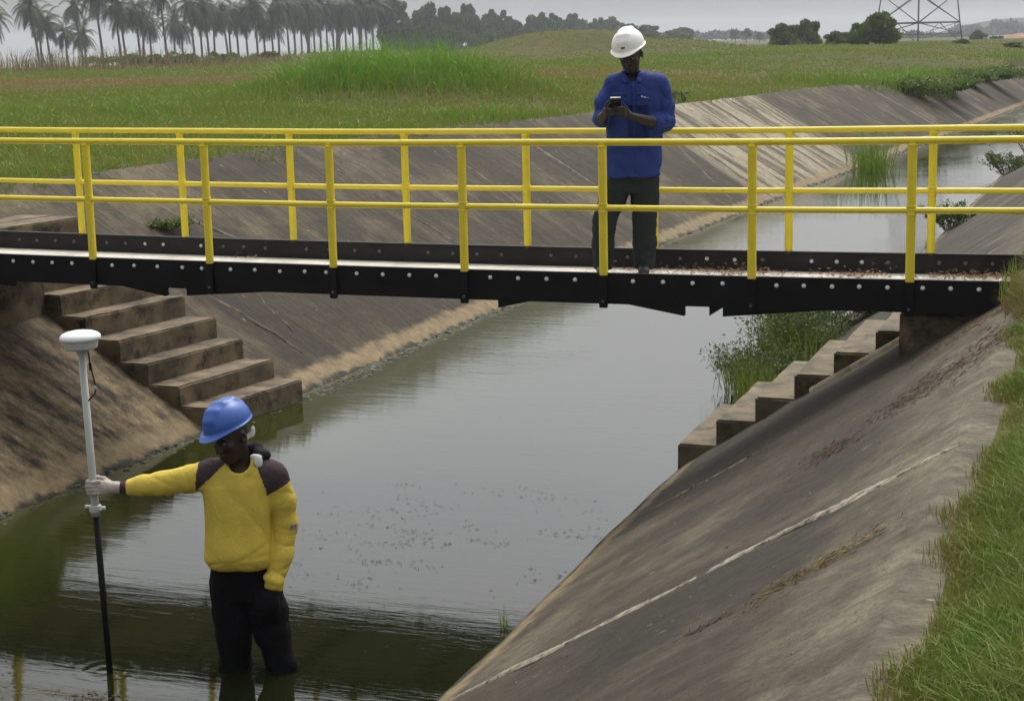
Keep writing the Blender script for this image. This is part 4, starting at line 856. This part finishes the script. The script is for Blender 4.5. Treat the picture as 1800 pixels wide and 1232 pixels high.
def folds(V, amp, axis=(0, 0, 1), freq=40, seed=0, where=None):
    """sharp-ish cloth wrinkles running across the given axis"""
    r = np.random.default_rng(seed); ax = np.array(axis, float); ax /= np.linalg.norm(ax); d = np.zeros(len(V))
    for i in range(7):
        k = ax+r.normal(0, .62, 3); k /= np.linalg.norm(k); f = freq*r.uniform(.35, 1.0); ph = r.uniform(0, 6.28); wv = r.normal(size=3)*7; ph2 = r.uniform(0, 6)
        wob = np.sin(V@wv+ph2)+.4*np.sin(V@(wv[::-1]*2.3)+ph); env = np.clip(.25+.75*np.sin(V@(r.normal(size=3)*11)+r.uniform(0, 6)), 0, 1)**1.3
        q = np.abs(np.sin((V@k)*f*.5+ph+.9*wob)); d += (.35-(1-q)**3.2+.35*q)*env
    d = d/4.2*amp
    return d if where is None else d*where
def sdf_obj(name, S, mat, parent, it=1, disp=None, mi=None):
    V, Q = S.mesh(); V = smooth_verts(V, Q, it)
    if disp is not None: V = V+vnormals(V, Q)*disp(V)[:, None]
    m = None if mi is None else mi(V[Q].mean(1))
    return mesh_np(name, V, Q.ravel(), np.full(len(Q), 4), mat, parent, smooth=True, mi=m)
def rot(yaw, pitch, roll): return np.array((Matrix.Rotation(math.radians(yaw), 3, 'Z') @ Matrix.Rotation(math.radians(pitch), 3, 'X') @ Matrix.Rotation(math.radians(roll), 3, 'Y')))
def head_sdf(S, c, R, k=.012, hs=1.0):
    c = np.array(c, float); T = lambda p: c+R@(np.array(p)*hs)
    S.ell(T((0, .018, .035)), np.array((.077, .098, .090))*hs, R, k); S.ell(T((0, -.028, -.03)), np.array((.061, .070, .086))*hs, R, .03); S.ell(T((0, -.050, -.088)), np.array((.040, .042, .030))*hs, R, .025)
    S.cap(T((-.034, -.080, .026)), T((.034, -.080, .026)), .013, .013, .012); S.ell(T((-.036, -.066, -.022)), (.024, .022, .022), R, .02); S.ell(T((.036, -.066, -.022)), (.024, .022, .022), R, .02)
    S.ell(T((-.030, -.098, .004)), (.016, .012, .010), R, .012, 's'); S.ell(T((.030, -.098, .004)), (.016, .012, .010), R, .012, 's')
    S.cap(T((0, -.092, .012)), T((0, -.114, -.026)), .007, .012, .012); S.ell(T((-.014, -.104, -.030)), (.009, .010, .008), R, .006); S.ell(T((.014, -.104, -.030)), (.009, .010, .008), R, .006)
    S.ell(T((0, -.096, -.057)), (.025, .012, .0075), R, .006); S.ell(T((0, -.094, -.070)), (.022, .012, .008), R, .006)
    for sx3 in (-1, 1): S.ell(T((sx3*.079, .012, -.006)), (.010, .020, .032), R, .008); S.ell(T((sx3*.084, .008, -.006)), (.006, .010, .018), R, .004, 's')
def eyes(c, R, parent):
    c = np.array(c)
    for s_ in (-1, 1):
        p = c+R@np.array((s_*.030, -.083, .003)); mb = MB(); mb.lathe([(.0001, -.0115), (.006, -.0098), (.0098, -.006), (.0115, 0), (.0098, .006), (.006, .0098), (.0001, .0115)], c=tuple(p), n=12); e = mb.build('eye', M['eyewhite'], parent, True)
        q = p+R@np.array((0, -.0098, -.003)); mb = MB(); mb.lathe([(.0001, -.003), (.0048, 0), (.0001, .003)], c=tuple(q), n=10); mb.build('iris', M['iris'], e, True)
def hat(parent, c, R, mat, name='hard_hat', mark=None):
    S = SDF((-.15, -.19, -.02), (.15, .19, .22), .0038)
    S.ell((0, .008, .060), (.114, .138, .112), k=.004)
    for x_ in (-.028, 0, .028): S.chain([(x_, -.100, .112), (x_, -.06, .142), (x_, 0, .156), (x_, .07, .148), (x_, .115, .116)], [.012, .015, .016, .015, .012], .02)
    pass
    S.plane((0, 0, .040), (0, 0, -1))
    S.ell((0, -.002, .044), (.126, .150, .0062), k=.010); S.ell((0, -.085, .039), (.088, .098, .0066), np.array(Matrix.Rotation(math.radians(5), 3, 'X')), k=.012)
    S.ell((0, .012, .040), (.103, .128, .112), k=.003, mode='s')
    V, Q = S.mesh(); V = smooth_verts(V, Q, 2); V = V@R.T+np.array(c); o = mesh_np(name, V, Q.ravel(), np.full(len(Q), 4), mat, parent, smooth=True)
    mb = MB(); T = lambda p: tuple(np.array(c)+R@np.array(p)); mb.tube([T((.1*math.cos(a), .008+.126*math.sin(a), .046)) for a in np.linspace(0, 6.283, 25)], .0035, 6, False); mb.build('hat_band', M['darkcloth'], o)
    return o, T
def skinmat(name, c):
    t = NT(name); n = t.noise(t.coord(), 30, 4); t.base(t.ramp(n, [(.3, tuple(x*.8 for x in c)), (.7, tuple(x*1.2 for x in c))]), .52, .4); t.bump(t.noise(t.coord(), 250, 3), .1, .001); return t.m
M['skin'] = skinmat('skin', (.022, .0115, .0075)); M['eyewhite'] = simple('eye_white', (.07, .06, .055), .3, .05); M['iris'] = simple('iris', (.01, .006, .004), .2, .1)
def cloth(name, c, sc_=900, bump=.25, var=.10, rough=.85, big=.12, spec=.2):
    t = NT(name); v = t.coord(); n1 = t.noise(v, 14, 5, .6); n2 = t.noise(v, 3.0, 3)
    lo = tuple(x*(1-var-big*.5) for x in c); hi = tuple(x*(1+var) for x in c); cc = t.ramp(t.math('ADD', t.math('MULTIPLY', n1, .5), t.math('MULTIPLY', n2, .5)), [(.35, lo), (.65, hi)])
    t.base(cc, rough, spec); t.b.inputs['Sheen Weight'].default_value = 0.0
    wv = t.n('ShaderNodeTexVoronoi'); wv.inputs['Scale'].default_value = sc_; t.l(v, wv.inputs['Vector'])
    t.bump(t.math('ADD', t.math('MULTIPLY', wv.outputs['Distance'], .15), t.math('ADD', t.noise(v, 32, 5, .6, .6), t.math('MULTIPLY', t.math('ABSOLUTE', t.math('SUBTRACT', t.noise(v, 7.5, 3, .55, 1.6), .5)), 5.0))), bump*1.5, .0075); return t.m
M['yshirt'] = cloth('yellow_jersey', (.58, .44, .07)); M['purple'] = cloth('brown_purple_jersey', (.055, .036, .040)); M['bshirt'] = cloth('blue_cotton', (.020, .040, .185), rough=.75)
M['navy'] = cloth('wet_dark_trousers', (.004, .004, .0052), rough=.8, spec=.10); M['jeans'] = cloth('dark_jeans', (.024, .029, .030), spec=.1); M['darkcloth'] = cloth('dark_cloth', (.010, .010, .012)); M['whitecloth'] = cloth('white_cloth', (.62, .63, .62)); M['glove'] = cloth('knit_glove', (.42, .37, .32), sc_=500)
M['whitehat'] = simple('white_plastic', (.78, .78, .75), .3, .03, 4, .03); M['bluehat'] = simple('blue_plastic', (.030, .095, .36), .42, .10, 5, .04, dirt=((.12, .2, .45), 20, .62, .8)); M['shoe'] = simple('dark_leather', (.012, .011, .010), .5, .3, 20, .2)
M['phone'] = simple('phone_black', (.006, .006, .007), .25, .2); M['silver'] = simple('silver_trim', (.5, .5, .5), .35, .1); M['flagred'] = simple('patch_red', (.30, .11, .07), .9, .2, 60); M['flaggrey'] = simple('patch_grey', (.23, .24, .20), .9, .25, 60); M['whitemark'] = simple('white_thread', (.7, .7, .7), .8, .05); M['darkmark'] = simple('dark_print', (.05, .05, .05), .6, .05)

# ---- man in blue on the bridge (origin between his feet on the deck)
MP = Vector((.830, 11.806, -.145)); mo = tag(empty('person', MP), 'man in white hard hat and blue shirt on the bridge looking at a phone', 'person')
HC = (.045, -.045, 1.553); HR = rot(-18, 19, -8)
S = SDF((-.30, -.50, -.02), (.42, .26, 1.75), .0052)
head_sdf(S, HC, HR); S.cap((.045, -.005, 1.50), (.068, .03, 1.36), .053, .062, .03)
S.cap((.07, .02, 1.28), (.06, .02, .85), .085, .085, .05); S.cap((-.05, .02, 1.34), (.22, .02, 1.33), .05, .05, .04)
# arms to wrists
S.cap((.250, .01, 1.33), (.288, .0, 1.09), .042, .040, .02); S.chain([(.288, -.01, 1.085), (.17, -.15, 1.095), (.045, -.262, 1.135)], [.046, .040, .027], .02)
S.cap((-.075, .01, 1.33), (-.165, -.02, 1.125), .042, .040, .02); S.chain([(-.165, -.02, 1.12), (-.162, -.14, 1.125), (-.145, -.245, 1.165)], [.045, .038, .026], .02)
# his left hand (right in view): cradles the phone from below
S.ell((.010, -.292, 1.150), (.036, .030, .026), rot(30, 0, 15), .02)
for i, (zz_, ln) in enumerate([(1.205, .9), (1.186, 1.0), (1.167, .95), (1.149, .8)]):
    S.chain([(.006-.004*i, -.312, 1.160+(zz_-1.177)*.6), (-.026, -.352-.002*i, zz_-.004), (-.058*ln-.002, -.358, zz_), (-.088*ln, -.350, zz_+.002)], [.0105, .0092, .0085, .007], .006)
S.chain([(.014, -.282, 1.166), (-.004, -.280, 1.198), (-.030, -.292, 1.226)], [.0125, .0105, .0085], .010)
# his right hand (left in view): holds the other edge, index finger tapping
S.ell((-.146, -.286, 1.180), (.024, .034, .034), rot(-15, 0, 0), .02)
for i, (zz_) in enumerate([1.190, 1.172, 1.154]):
    S.chain([(-.152, -.312, zz_+.006), (-.147, -.345, zz_+.004), (-.120, -.357, zz_), (-.098, -.352, zz_-.002)], [.0100, .0090, .0082, .0068], .006)
S.chain([(-.150, -.310, 1.205), (-.142, -.338, 1.232), (-.112, -.345, 1.262)], [.0100, .0088, .0070], .006)
S.chain([(-.138, -.270, 1.192), (-.122, -.276, 1.218), (-.098, -.298, 1.238)], [.0125, .0105, .0085], .010)
# legs and ankles under the clothes, feet inside the shoes
for hx_, kx, fx in ((-.02, -.145, -.165), (.14, .134, .133)):
    S.chain([(hx_, .02, .85), (kx, -.01, .42), (fx, .02, .09)], [.075, .055, .04], .03); S.cap((fx, .03, .04), (fx-.01, -.11, .03), .035, .028, .02)
sdf_obj('body', S, M['skin'], mo, 1); eyes(HC, HR, mo)
# blue shirt
S = SDF((-.27, -.26, .66), (.42, .22, 1.48), .006)
S.loft([(.712, .062, .01, .186, .128), (.80, .064, .01, .190, .130), (.98, .070, .01, .192, .132), (1.12, .075, .01, .188, .135), (1.25, .080, .012, .186, .135), (1.34, .085, .015, .178, .118), (1.40, .080, .018, .135, .085), (1.437, .07, .02, .085, .068)], .02, 2.3)
S.cap((-.060, .012, 1.365), (.230, .012, 1.350), .062, .066, .05)
S.chain([(.245, .01, 1.335), (.282, .012, 1.20), (.290, .0, 1.085)], [.070, .064, .060], .03); S.cap((.290, -.005, 1.082), (.205, -.105, 1.085), .066, .058, .02)
S.chain([(-.070, .01, 1.335), (-.135, -.005, 1.22), (-.160, -.02, 1.12)], [.070, .062, .055], .03); S.cap((-.160, -.025, 1.118), (-.162, -.105, 1.120), .056, .050, .02)
S.plane((.185, -.128, 1.09), (-.72, -.69, 0), (.02, -.26, .98), (.30, -.085, 1.20)); S.plane((-.162, -.118, 1.12), (0, -1, 0), (-.25, -.26, 1.0), (-.09, -.08, 1.24))
S.cap((.055, -.02, 1.46), (.058, -.055, 1.385), .060, .030, .01, 's'); S.cap((.055, .0, 1.50), (.06, .0, 1.43), .062, .058, .008, 's')
def bdisp(V):
    arm = np.clip((np.abs(V[:, 0]-.07)-.15)/.05, 0, 1); d = folds(V, .030, (0, .2, 1), 75, 3, arm)+folds(V, .026, (.8, 0, .6), 42, 5, 1-arm)+folds(V, .018, (.8, 0, .3), 60, 8, np.clip((1.0-V[:, 2])/.2, 0, 1)*(1-arm))
    return d
shirt = sdf_obj('shirt', S, M['bshirt'], mo, 3, bdisp)
S = SDF((-.06, -.13, 1.33), (.18, .12, 1.50), .0042)   # collar
ring = [(.052+.066*math.sin(a), .006-.066*math.cos(a), 1.425+.022*(-math.cos(a))*-1) for a in np.linspace(.55, 5.73, 12)]
for a, b in zip(ring, ring[1:]): S.cap(a, b, .010, .010, .012)
for sgx in (-1, 1):
    S.cap((.052+sgx*.045, -.050, 1.412), (.052+sgx*.030, -.108, 1.368), .010, .005, .012); S.cap((.052+sgx*.060, -.030, 1.418), (.052+sgx*.062, -.098, 1.375), .010, .005, .014); S.cap((.052+sgx*.05, -.06, 1.405), (.052+sgx*.05, -.108, 1.365), .009, .006, .014)
sdf_obj('collar', S, M['bshirt'], shirt, 1)
mb = MB(); mb.tube([(.056, -.120, 1.36), (.058, -.131, 1.25), (.060, -.130, 1.10), (.062, -.126, .90), (.062, -.126, .73)], .006, 6); mb.build('placket', M['bshirt'], shirt, True)
for (px_, pz_) in ((-.045, 1.285), (.135, 1.285)):
    S = SDF((px_-.08, -.19, pz_-.12), (px_+.08, -.05, pz_+.05), .004)
    S.ell((px_, -.112+.10*abs(px_-.05), pz_-.045), (.052, .014, .058), rot(-18 if px_ < 0 else 18, 4, 0), .004); S.ell((px_, -.120+.10*abs(px_-.05), pz_), (.054, .014, .018), rot(-18 if px_ < 0 else 18, 4, 0), .003); sdf_obj('chest_pocket', S, M['bshirt'], shirt, 1)
mb = MB()
for j, wd_ in enumerate((.007, .005, .006, .004, .006, .003)): x_ = .112+j*.0095; z_ = 1.270-.22*(x_-.112)*1.2; mb.box(x_-wd_/2, x_+wd_/2, -.150+.32*(x_-.112), -.138+.32*(x_-.112), z_-(.005 if j < 4 else .002), z_+(.005 if j < 4 else .002), bev=.001)
mb.build('chest_logo', M['whitemark'], shirt)
# jeans
S = SDF((-.28, -.16, .0), (.28, .20, .86), .006)
S.loft([(.60, .055, .02, .135, .10), (.72, .06, .02, .165, .112), (.84, .065, .02, .165, .112)], .03)
S.chain([(-.030, .02, .68), (-.085, .01, .55), (-.148, -.01, .40), (-.160, .02, .22), (-.160, .025, .075)], [.098, .090, .078, .074, .068], .03); S.chain([(.145, .02, .68), (.142, .01, .54), (.136, -.01, .40), (.138, .02, .22), (.134, .025, .075)], [.100, .092, .080, .076, .070], .03)
S.plane((0, 0, .045), (0, 0, -1))
sdf_obj('trousers', S, M['jeans'], mo, 1, lambda V: folds(V, .018, (.1, 0, 1), 70, 4, np.clip(1.1-1.6*np.abs(V[:, 2]-.40), .2, 1))+folds(V, .024, (0, 0, 1), 110, 6, np.clip((.25-V[:, 2])/.15, 0, 1)))
for fx in (-.165, .133):
    S = SDF((fx-.08, -.22, -.01), (fx+.08, .12, .12), .005); S.cap((fx, .04, .045), (fx-.012, -.13, .034), .046, .038, .02); S.cap((fx, .04, .07), (fx, .04, .10), .044, .044, .02); S.plane((0, 0, .002), (0, 0, -1)); sdf_obj('shoe', S, M['shoe'], mo, 1)
ho, T = hat(mo, (HC[0]-.006, HC[1], HC[2]+.016), HR, M['whitehat'])
mb = MB()
for j in range(5):
    a = -.08+j*.042; x_ = math.sin(a)*.114; y_ = .008-.1325*math.cos(a); P_ = [T((x_+dx3, y_-.010+.03*abs(dx3), .082+dz3)) for dx3, dz3 in ((-.0035, -.005), (.0035, -.005), (.0035, .005), (-.0035, .005))]; Q_ = [T((x_+dx3, y_+.006, .082+dz3)) for dx3, dz3 in ((-.0035, -.005), (.0035, -.005), (.0035, .005), (-.0035, .005))]
    mb.add(P_+Q_, [(0, 1, 2, 3), (7, 6, 5, 4), (0, 4, 5, 1), (1, 5, 6, 2), (2, 6, 7, 3), (3, 7, 4, 0)])
mb.build('hat_print', M['darkmark'], ho)
# phone held in both hands
PR = Matrix.Rotation(math.radians(-6), 4, 'Z') @ Matrix.Rotation(math.radians(30), 4, 'X'); ph = tag(empty('phone', MP+Vector((-.080, -.318, 1.212))), 'black phone with a pale top edge held in both hands of the man in blue', 'phone'); ph.rotation_euler = PR.to_euler()
mb = MB(); mb.box(-.037, .037, -.006, .006, -.068, .068, bev=.003); mb.build('case', M['phone'], ph); mb = MB(); mb.box(-.036, .036, -.0065, .0065, .0685, .0725, bev=.001); mb.build('top_edge', M['silver'], ph); mb = MB(); mb.box(-.034, .034, .0062, .0072, -.062, .064); mb.build('screen', simple('phone_glass', (.02, .025, .03), .08, .1), ph)

# ---- man in yellow standing in the water (origin on the canal bed)
WP = Vector((-1.372, 8.199, -2.07)); wm = tag(empty('person', WP), 'man in blue hard hat and yellow jersey wading in the canal holding a pole', 'person')
HC2 = (-.060, -.030, 1.652); HR2 = rot(-34, 15, -9)
S = SDF((-.36, -.22, -.02), (.30, .24, 1.85), .0055)
head_sdf(S, HC2, HR2); S.cap((-.045, .01, 1.60), (-.02, .03, 1.45), .056, .064, .03)
S.cap((-.03, .02, 1.36), (-.05, .02, .98), .085, .085, .05); S.cap((-.17, .01, 1.44), (.13, .01, 1.43), .05, .05, .04); S.cap((-.18, .0, 1.44), (-.34, -.01, 1.42), .04, .038, .03)
S.chain([(.15, .01, 1.42), (.188, .03, 1.17), (.125, -.075, .88)], [.045, .040, .028], .03)
S.ell((.105, -.105, .825), (.036, .026, .045), rot(0, 0, -12), .02)
for i in range(4): x_ = .078+.017*i; S.chain([(x_, -.118, .795), (x_-.004, -.118, .758), (x_-.008, -.100, .725)], [.0105, .0095, .008], .006)
S.chain([(.080, -.115, .835), (.060, -.130, .805), (.052, -.125, .778)], [.0125, .0105, .0085], .010)
for hx_, kx, fx in ((-.12, -.105, -.105), (.03, .098, .165)): S.chain([(hx_, .02, .88), (kx, -.02, .60), (fx, -.03, .09)], [.078, .058, .042], .03); S.cap((fx, -.02, .04), (fx-.02, -.16, .03), .038, .030, .02)
sdf_obj('body', S, M['skin'], wm, 1); eyes(HC2, HR2, wm)
# gloved hand gripping the pole
PX, PY = -.775, -.025
S = SDF((-.84, -.11, 1.31), (-.36, .07, 1.50), .0042)
S.chain([(-.345, -.012, 1.42), (-.60, -.04, 1.405)], [.030, .024], .02); S.chain([(-.595, -.04, 1.405), (-.655, -.042, 1.408), (-.70, -.045, 1.410)], [.026, .027, .030], .02); S.ell((-.715, -.048, 1.408), (.042, .024, .040), None, .015)
for i in range(4):
    zz_ = 1.444-.0195*i; q = .004*abs(i-1.2); S.chain([(-.740+q, -.058, zz_), (-.772+q, -.066, zz_-.002), (-.803+q, -.048, zz_-.004), (-.806+q, -.018, zz_-.005), (-.785+q, .004, zz_-.005)], [.0115, .0105, .0098, .0090, .0080], .005)
S.chain([(-.690, -.030, 1.432), (-.722, -.010, 1.446), (-.756, .002, 1.452), (-.785, .004, 1.450)], [.0135, .0120, .0105, .009], .010)
sdf_obj('glove', S, M['glove'], wm, 1)
mb = MB(); mb.tube([(-.585, -.04, 1.405), (-.632, -.041, 1.407)], [.034, .031], 18); mb.build('glove_cuff', simple('maroon_knit', (.045, .018, .02), .9, .2), wm, True)
# jersey
S = SDF((-.64, -.22, .84), (.30, .24, 1.60), .006)
S.loft([(.972, -.054, .005, .148, .120), (.990, -.056, .0, .164, .136), (1.03, -.056, -.002, .172, .146), (1.10, -.054, .003, .170, .142), (1.20, -.053, .008, .166, .134), (1.30, -.051, .011, .168, .129), (1.40, -.045, .012, .178, .120), (1.48, -.03, .015, .150, .092), (1.54, -.018, .02, .090, .072)], .02, 2.3)
S.cap((-.165, .01, 1.462), (.125, .012, 1.448), .062, .066, .05)
S.chain([(-.185, .005, 1.452), (-.30, -.005, 1.432), (-.425, -.02, 1.420), (-.52, -.03, 1.412), (-.598, -.038, 1.406)], [.074, .062, .055, .047, .038], .03)
S.chain([(.145, .012, 1.432), (.178, .025, 1.30), (.190, .028, 1.17), (.166, -.02, 1.02), (.128, -.075, .885)], [.068, .062, .056, .052, .041], .03); S.ell((.126, -.076, .915), (.049, .047, .022), rot(0, 0, 20), .015)
S.plane((.118, -.095, .872), (-.25, -.3, -1), (.0, -.2, .80), (.26, .02, .93)); S.plane((-.603, 0, 1.4), (-1, 0, 0), (-.66, -.2, 1.3), (-.56, .1, 1.5))
S.cap((-.035, -.03, 1.60), (-.022, -.030, 1.515), .070, .060, .01, 's'); S.cap((-.022, -.03, 1.56), (-.016, -.09, 1.535), .05, .035, .01, 's')
def ydisp(V):
    armL = np.clip((-.24-V[:, 0])/.05, 0, 1); armR = np.clip((V[:, 0]-(.115+.02*np.sin(V[:, 2]*5)))/.03, 0, 1); t_ = 1-np.maximum(armL, armR)
    return folds(V, .020, (1, 0, .1), 70, 2, armL)+folds(V, .018, (.1, 0, 1), 70, 7, armR*np.clip(.45+(1.2-V[:, 2])*3, .35, 1.5))+folds(V, .013, (.8, 0, .5), 26, 9, t_)+folds(V, .022, (.35, 0, 1), 50, 12, t_*np.clip((1.16-V[:, 2])/.15, 0, 1))
def yregion(C_):
    x_, z_ = C_[:, 0], C_[:, 2]
    # raglan seams from the neckline to the armpits, and the lower edge of the shoulder panels
    seamL = -.075-(1.540-z_)*1.10; left = (x_ < seamL) & (x_ > -.236-.12*(1.50-z_)) & (z_ > 1.38)
    tt_ = np.clip((1.545-z_)/.165, 0, 1); seamR = .040+.070*tt_**.7; low = 1.350+(x_-.11)*.52
    right = (x_ > seamR) & (z_ > low); return (left | right).astype(int)
jer = sdf_obj('jersey', S, [M['yshirt'], M['purple']], wm, 5, ydisp, yregion)
mb = MB(); mb.box(-.017, .017, -.003, .003, -.016, .016, bev=.001, M=Matrix.Translation((.214, -.030, 1.185)) @ Matrix.Rotation(math.radians(28), 4, 'Z') @ Matrix.Translation((.008, -.040, 0))); sp_ = mb.build('sleeve_patch', M['flaggrey'], jer)
mb = MB(); 
for q in (.006, -.004): mb.box(-.014, .010, -.0042, -.002, q-.0025, q+.0025, M=Matrix.Translation((.214, -.030, 1.187)) @ Matrix.Rotation(math.radians(28), 4, 'Z') @ Matrix.Translation((.008, -.040, 0)))
mb.build('patch_stripe', M['flagred'], sp_)
# trousers
S = SDF((-.26, -.20, .05), (.30, .20, 1.03), .006)
S.loft([(.80, -.040, .02, .155, .112), (.92, -.045, .02, .160, .116), (1.01, -.050, .02, .152, .116)], .03)
S.chain([(-.112, .015, .86), (-.110, .0, .72), (-.105, -.01, .60), (-.105, .0, .42), (-.105, .0, .10)], [.104, .096, .086, .076, .066], .03); S.chain([(.042, .015, .84), (.078, -.01, .72), (.098, -.03, .62), (.142, -.05, .43), (.165, -.03, .10)], [.104, .092, .082, .070, .064], .03)
S.ell((.092, -.104, .785), (.060, .052, .088), None, .03); S.cap((.12, -.055, .485), (.185, -.075, .455), .05, .035, .03)
sdf_obj('trousers', S, M['navy'], wm, 1, lambda V: folds(V, .02, (.2, 0, 1), 70, 14, np.clip(1.2-2*np.abs(V[:, 2]-.6), .3, 1)))
ho2, T2 = hat(wm, (HC2[0]-.004, HC2[1], HC2[2]+.022), HR2, M['bluehat'])
# dark scarf at the nape with pale patches, white flap hanging behind the ear
S = SDF((-.08, -.10, 1.44), (.20, .16, 1.66), .0048)
S.chain([(-.075, .085, 1.545), (.0, .085, 1.56), (.055, .045, 1.575), (.075, -.005, 1.555), (.070, -.045, 1.515)], [.026, .028, .030, .026, .020], .015); S.ell((.095, .02, 1.545), (.035, .03, .028), None, .02)
sc1 = sdf_obj('scarf', S, M['darkcloth'], wm, 1, lambda V: folds(V, .004, (1, 0, .5), 90, 21))
S = SDF((.0, -.12, 1.44), (.14, .06, 1.70), .004); S.ell((.066, -.056, 1.556), (.034, .009, .014), rot(30, 0, 12), .006); S.ell((.076, -.058, 1.528), (.024, .009, .030), rot(30, 0, -14), .010); sdf_obj('scarf_patch', S, M['whitecloth'], sc1, 1)
S = SDF((-.04, -.12, 1.58), (.14, .12, 1.72), .004); S.ell((.030, -.024, 1.656), (.030, .009, .013), rot(30, 0, -34), .006); S.ell((.048, -.016, 1.676), (.014, .010, .030), rot(30, 0, 8), .010); sdf_obj('ear_flap', S, M['whitecloth'], wm, 1)
# ripples round the legs and pole are in the water; survey pole
M['poleg'] = simple('pole_grey', (.36, .37, .34), .45, .08, 3); M['poleb'] = simple('pole_black', (.004, .004, .0045), .5, .2, 6, spec=.12); M['domew'] = simple('antenna_white', (.80, .81, .80), .3, .02, 3); M['domeg'] = simple('antenna_grey', (.42, .43, .40), .45, .06, 8)
PP = WP+Vector((-.742, -.052, 0)); pole = tag(empty('survey_pole', PP), 'grey and black survey pole with a round white antenna on top, standing in water', 'survey pole')
def pp(z): t = (z-0)/2.186; return Vector((-.052*t, .050*t, z))
tilt = Vector((-.052, .050, 2.186)).to_track_quat('Z', 'Y').to_matrix()
mb = MB(); mb.tube([pp(.0), pp(1.28)], .0165, 16); mb.build('lower_pole', M['poleb'], pole, True)
mb = MB(); mb.tube([pp(1.255), pp(1.34), pp(2.10)], [.0235, .0195, .0180], 18); mb.build('upper_pole', M['poleg'], pole, True)
mb = MB(); mb.lathe([(.020, -.018), (.030, -.016), (.032, 0), (.030, .016), (.020, .018)], c=tuple(pp(1.295)), n=18); c_ = pp(1.295); mb.box(c_.x+.02, c_.x+.052, c_.y-.014, c_.y+.006, c_.z-.006, c_.z+.010, bev=.002); mb.box(c_.x-.052, c_.x-.02, c_.y-.010, c_.y+.006, c_.z+.004, c_.z+.018, bev=.002); mb.tube([(c_.x+.03, c_.y-.03, c_.z), (c_.x+.03, c_.y+.02, c_.z)], .005, 8); auto_smooth(mb.build('clamp', M['domeg'], pole), 30)
top = tuple(pp(2.10)); mb = MB(); mb.lathe([(.022, -.012), (.026, .0), (.030, .012), (.072, .018), (.082, .026), (.088, .060), (.094, .066), (.060, .070)], c=top, n=40, M=tilt); auto_smooth(mb.build('antenna_base', M['domeg'], pole), 30)
mb = MB(); mb.lathe([(.094, .064), (.1005, .068), (.103, .076), (.101, .086), (.090, .098), (.068, .107), (.040, .1125), (.0, .114)], c=top, n=40, M=tilt); mb.build('antenna_dome', M['domew'], pole, True)
c_ = Vector(top); mb = MB(); mb.tube([c_+Vector(p) for p in ((.040, -.03, .015), (.046, -.035, -.03), (.050, -.034, -.075), (.058, -.03, -.12), (.066, -.026, -.17), (.060, -.022, -.205), (.040, -.02, -.225), (.022, -.015, -.245))], .0038, 8); mb.tube([c_+Vector((.046, -.035, -.045)), c_+Vector((.050, -.034, -.085))], .0075, 8); mb.build('cable', M['darkcloth'], pole, True)
mb = MB(); mb.tube([c_+Vector((.062, -.026, -.165)), c_+Vector((.066, -.026, -.185))], .006, 8); mb.build('cable_plug', M['domeg'], pole, True)
# ------------------------------------------------------------------ haze
hb = MB(); hb.box(-4300, 4300, -4300, 4300, -14, 46); hz_ = bpy.data.materials.new('haze'); hz_.use_nodes = True; t_ = hz_.node_tree; t_.nodes.clear(); pv = t_.nodes.new('ShaderNodeVolumePrincipled'); pv.inputs['Color'].default_value = (.86, .90, .93, 1); pv.inputs['Density'].default_value = .00038; pv.inputs['Anisotropy'].default_value = .2
mo_ = t_.nodes.new('ShaderNodeOutputMaterial'); t_.links.new(pv.outputs[0], mo_.inputs['Volume']); tag(hb.build('haze', hz_), 'thin pale haze hanging over the fields', 'haze', kind='stuff')
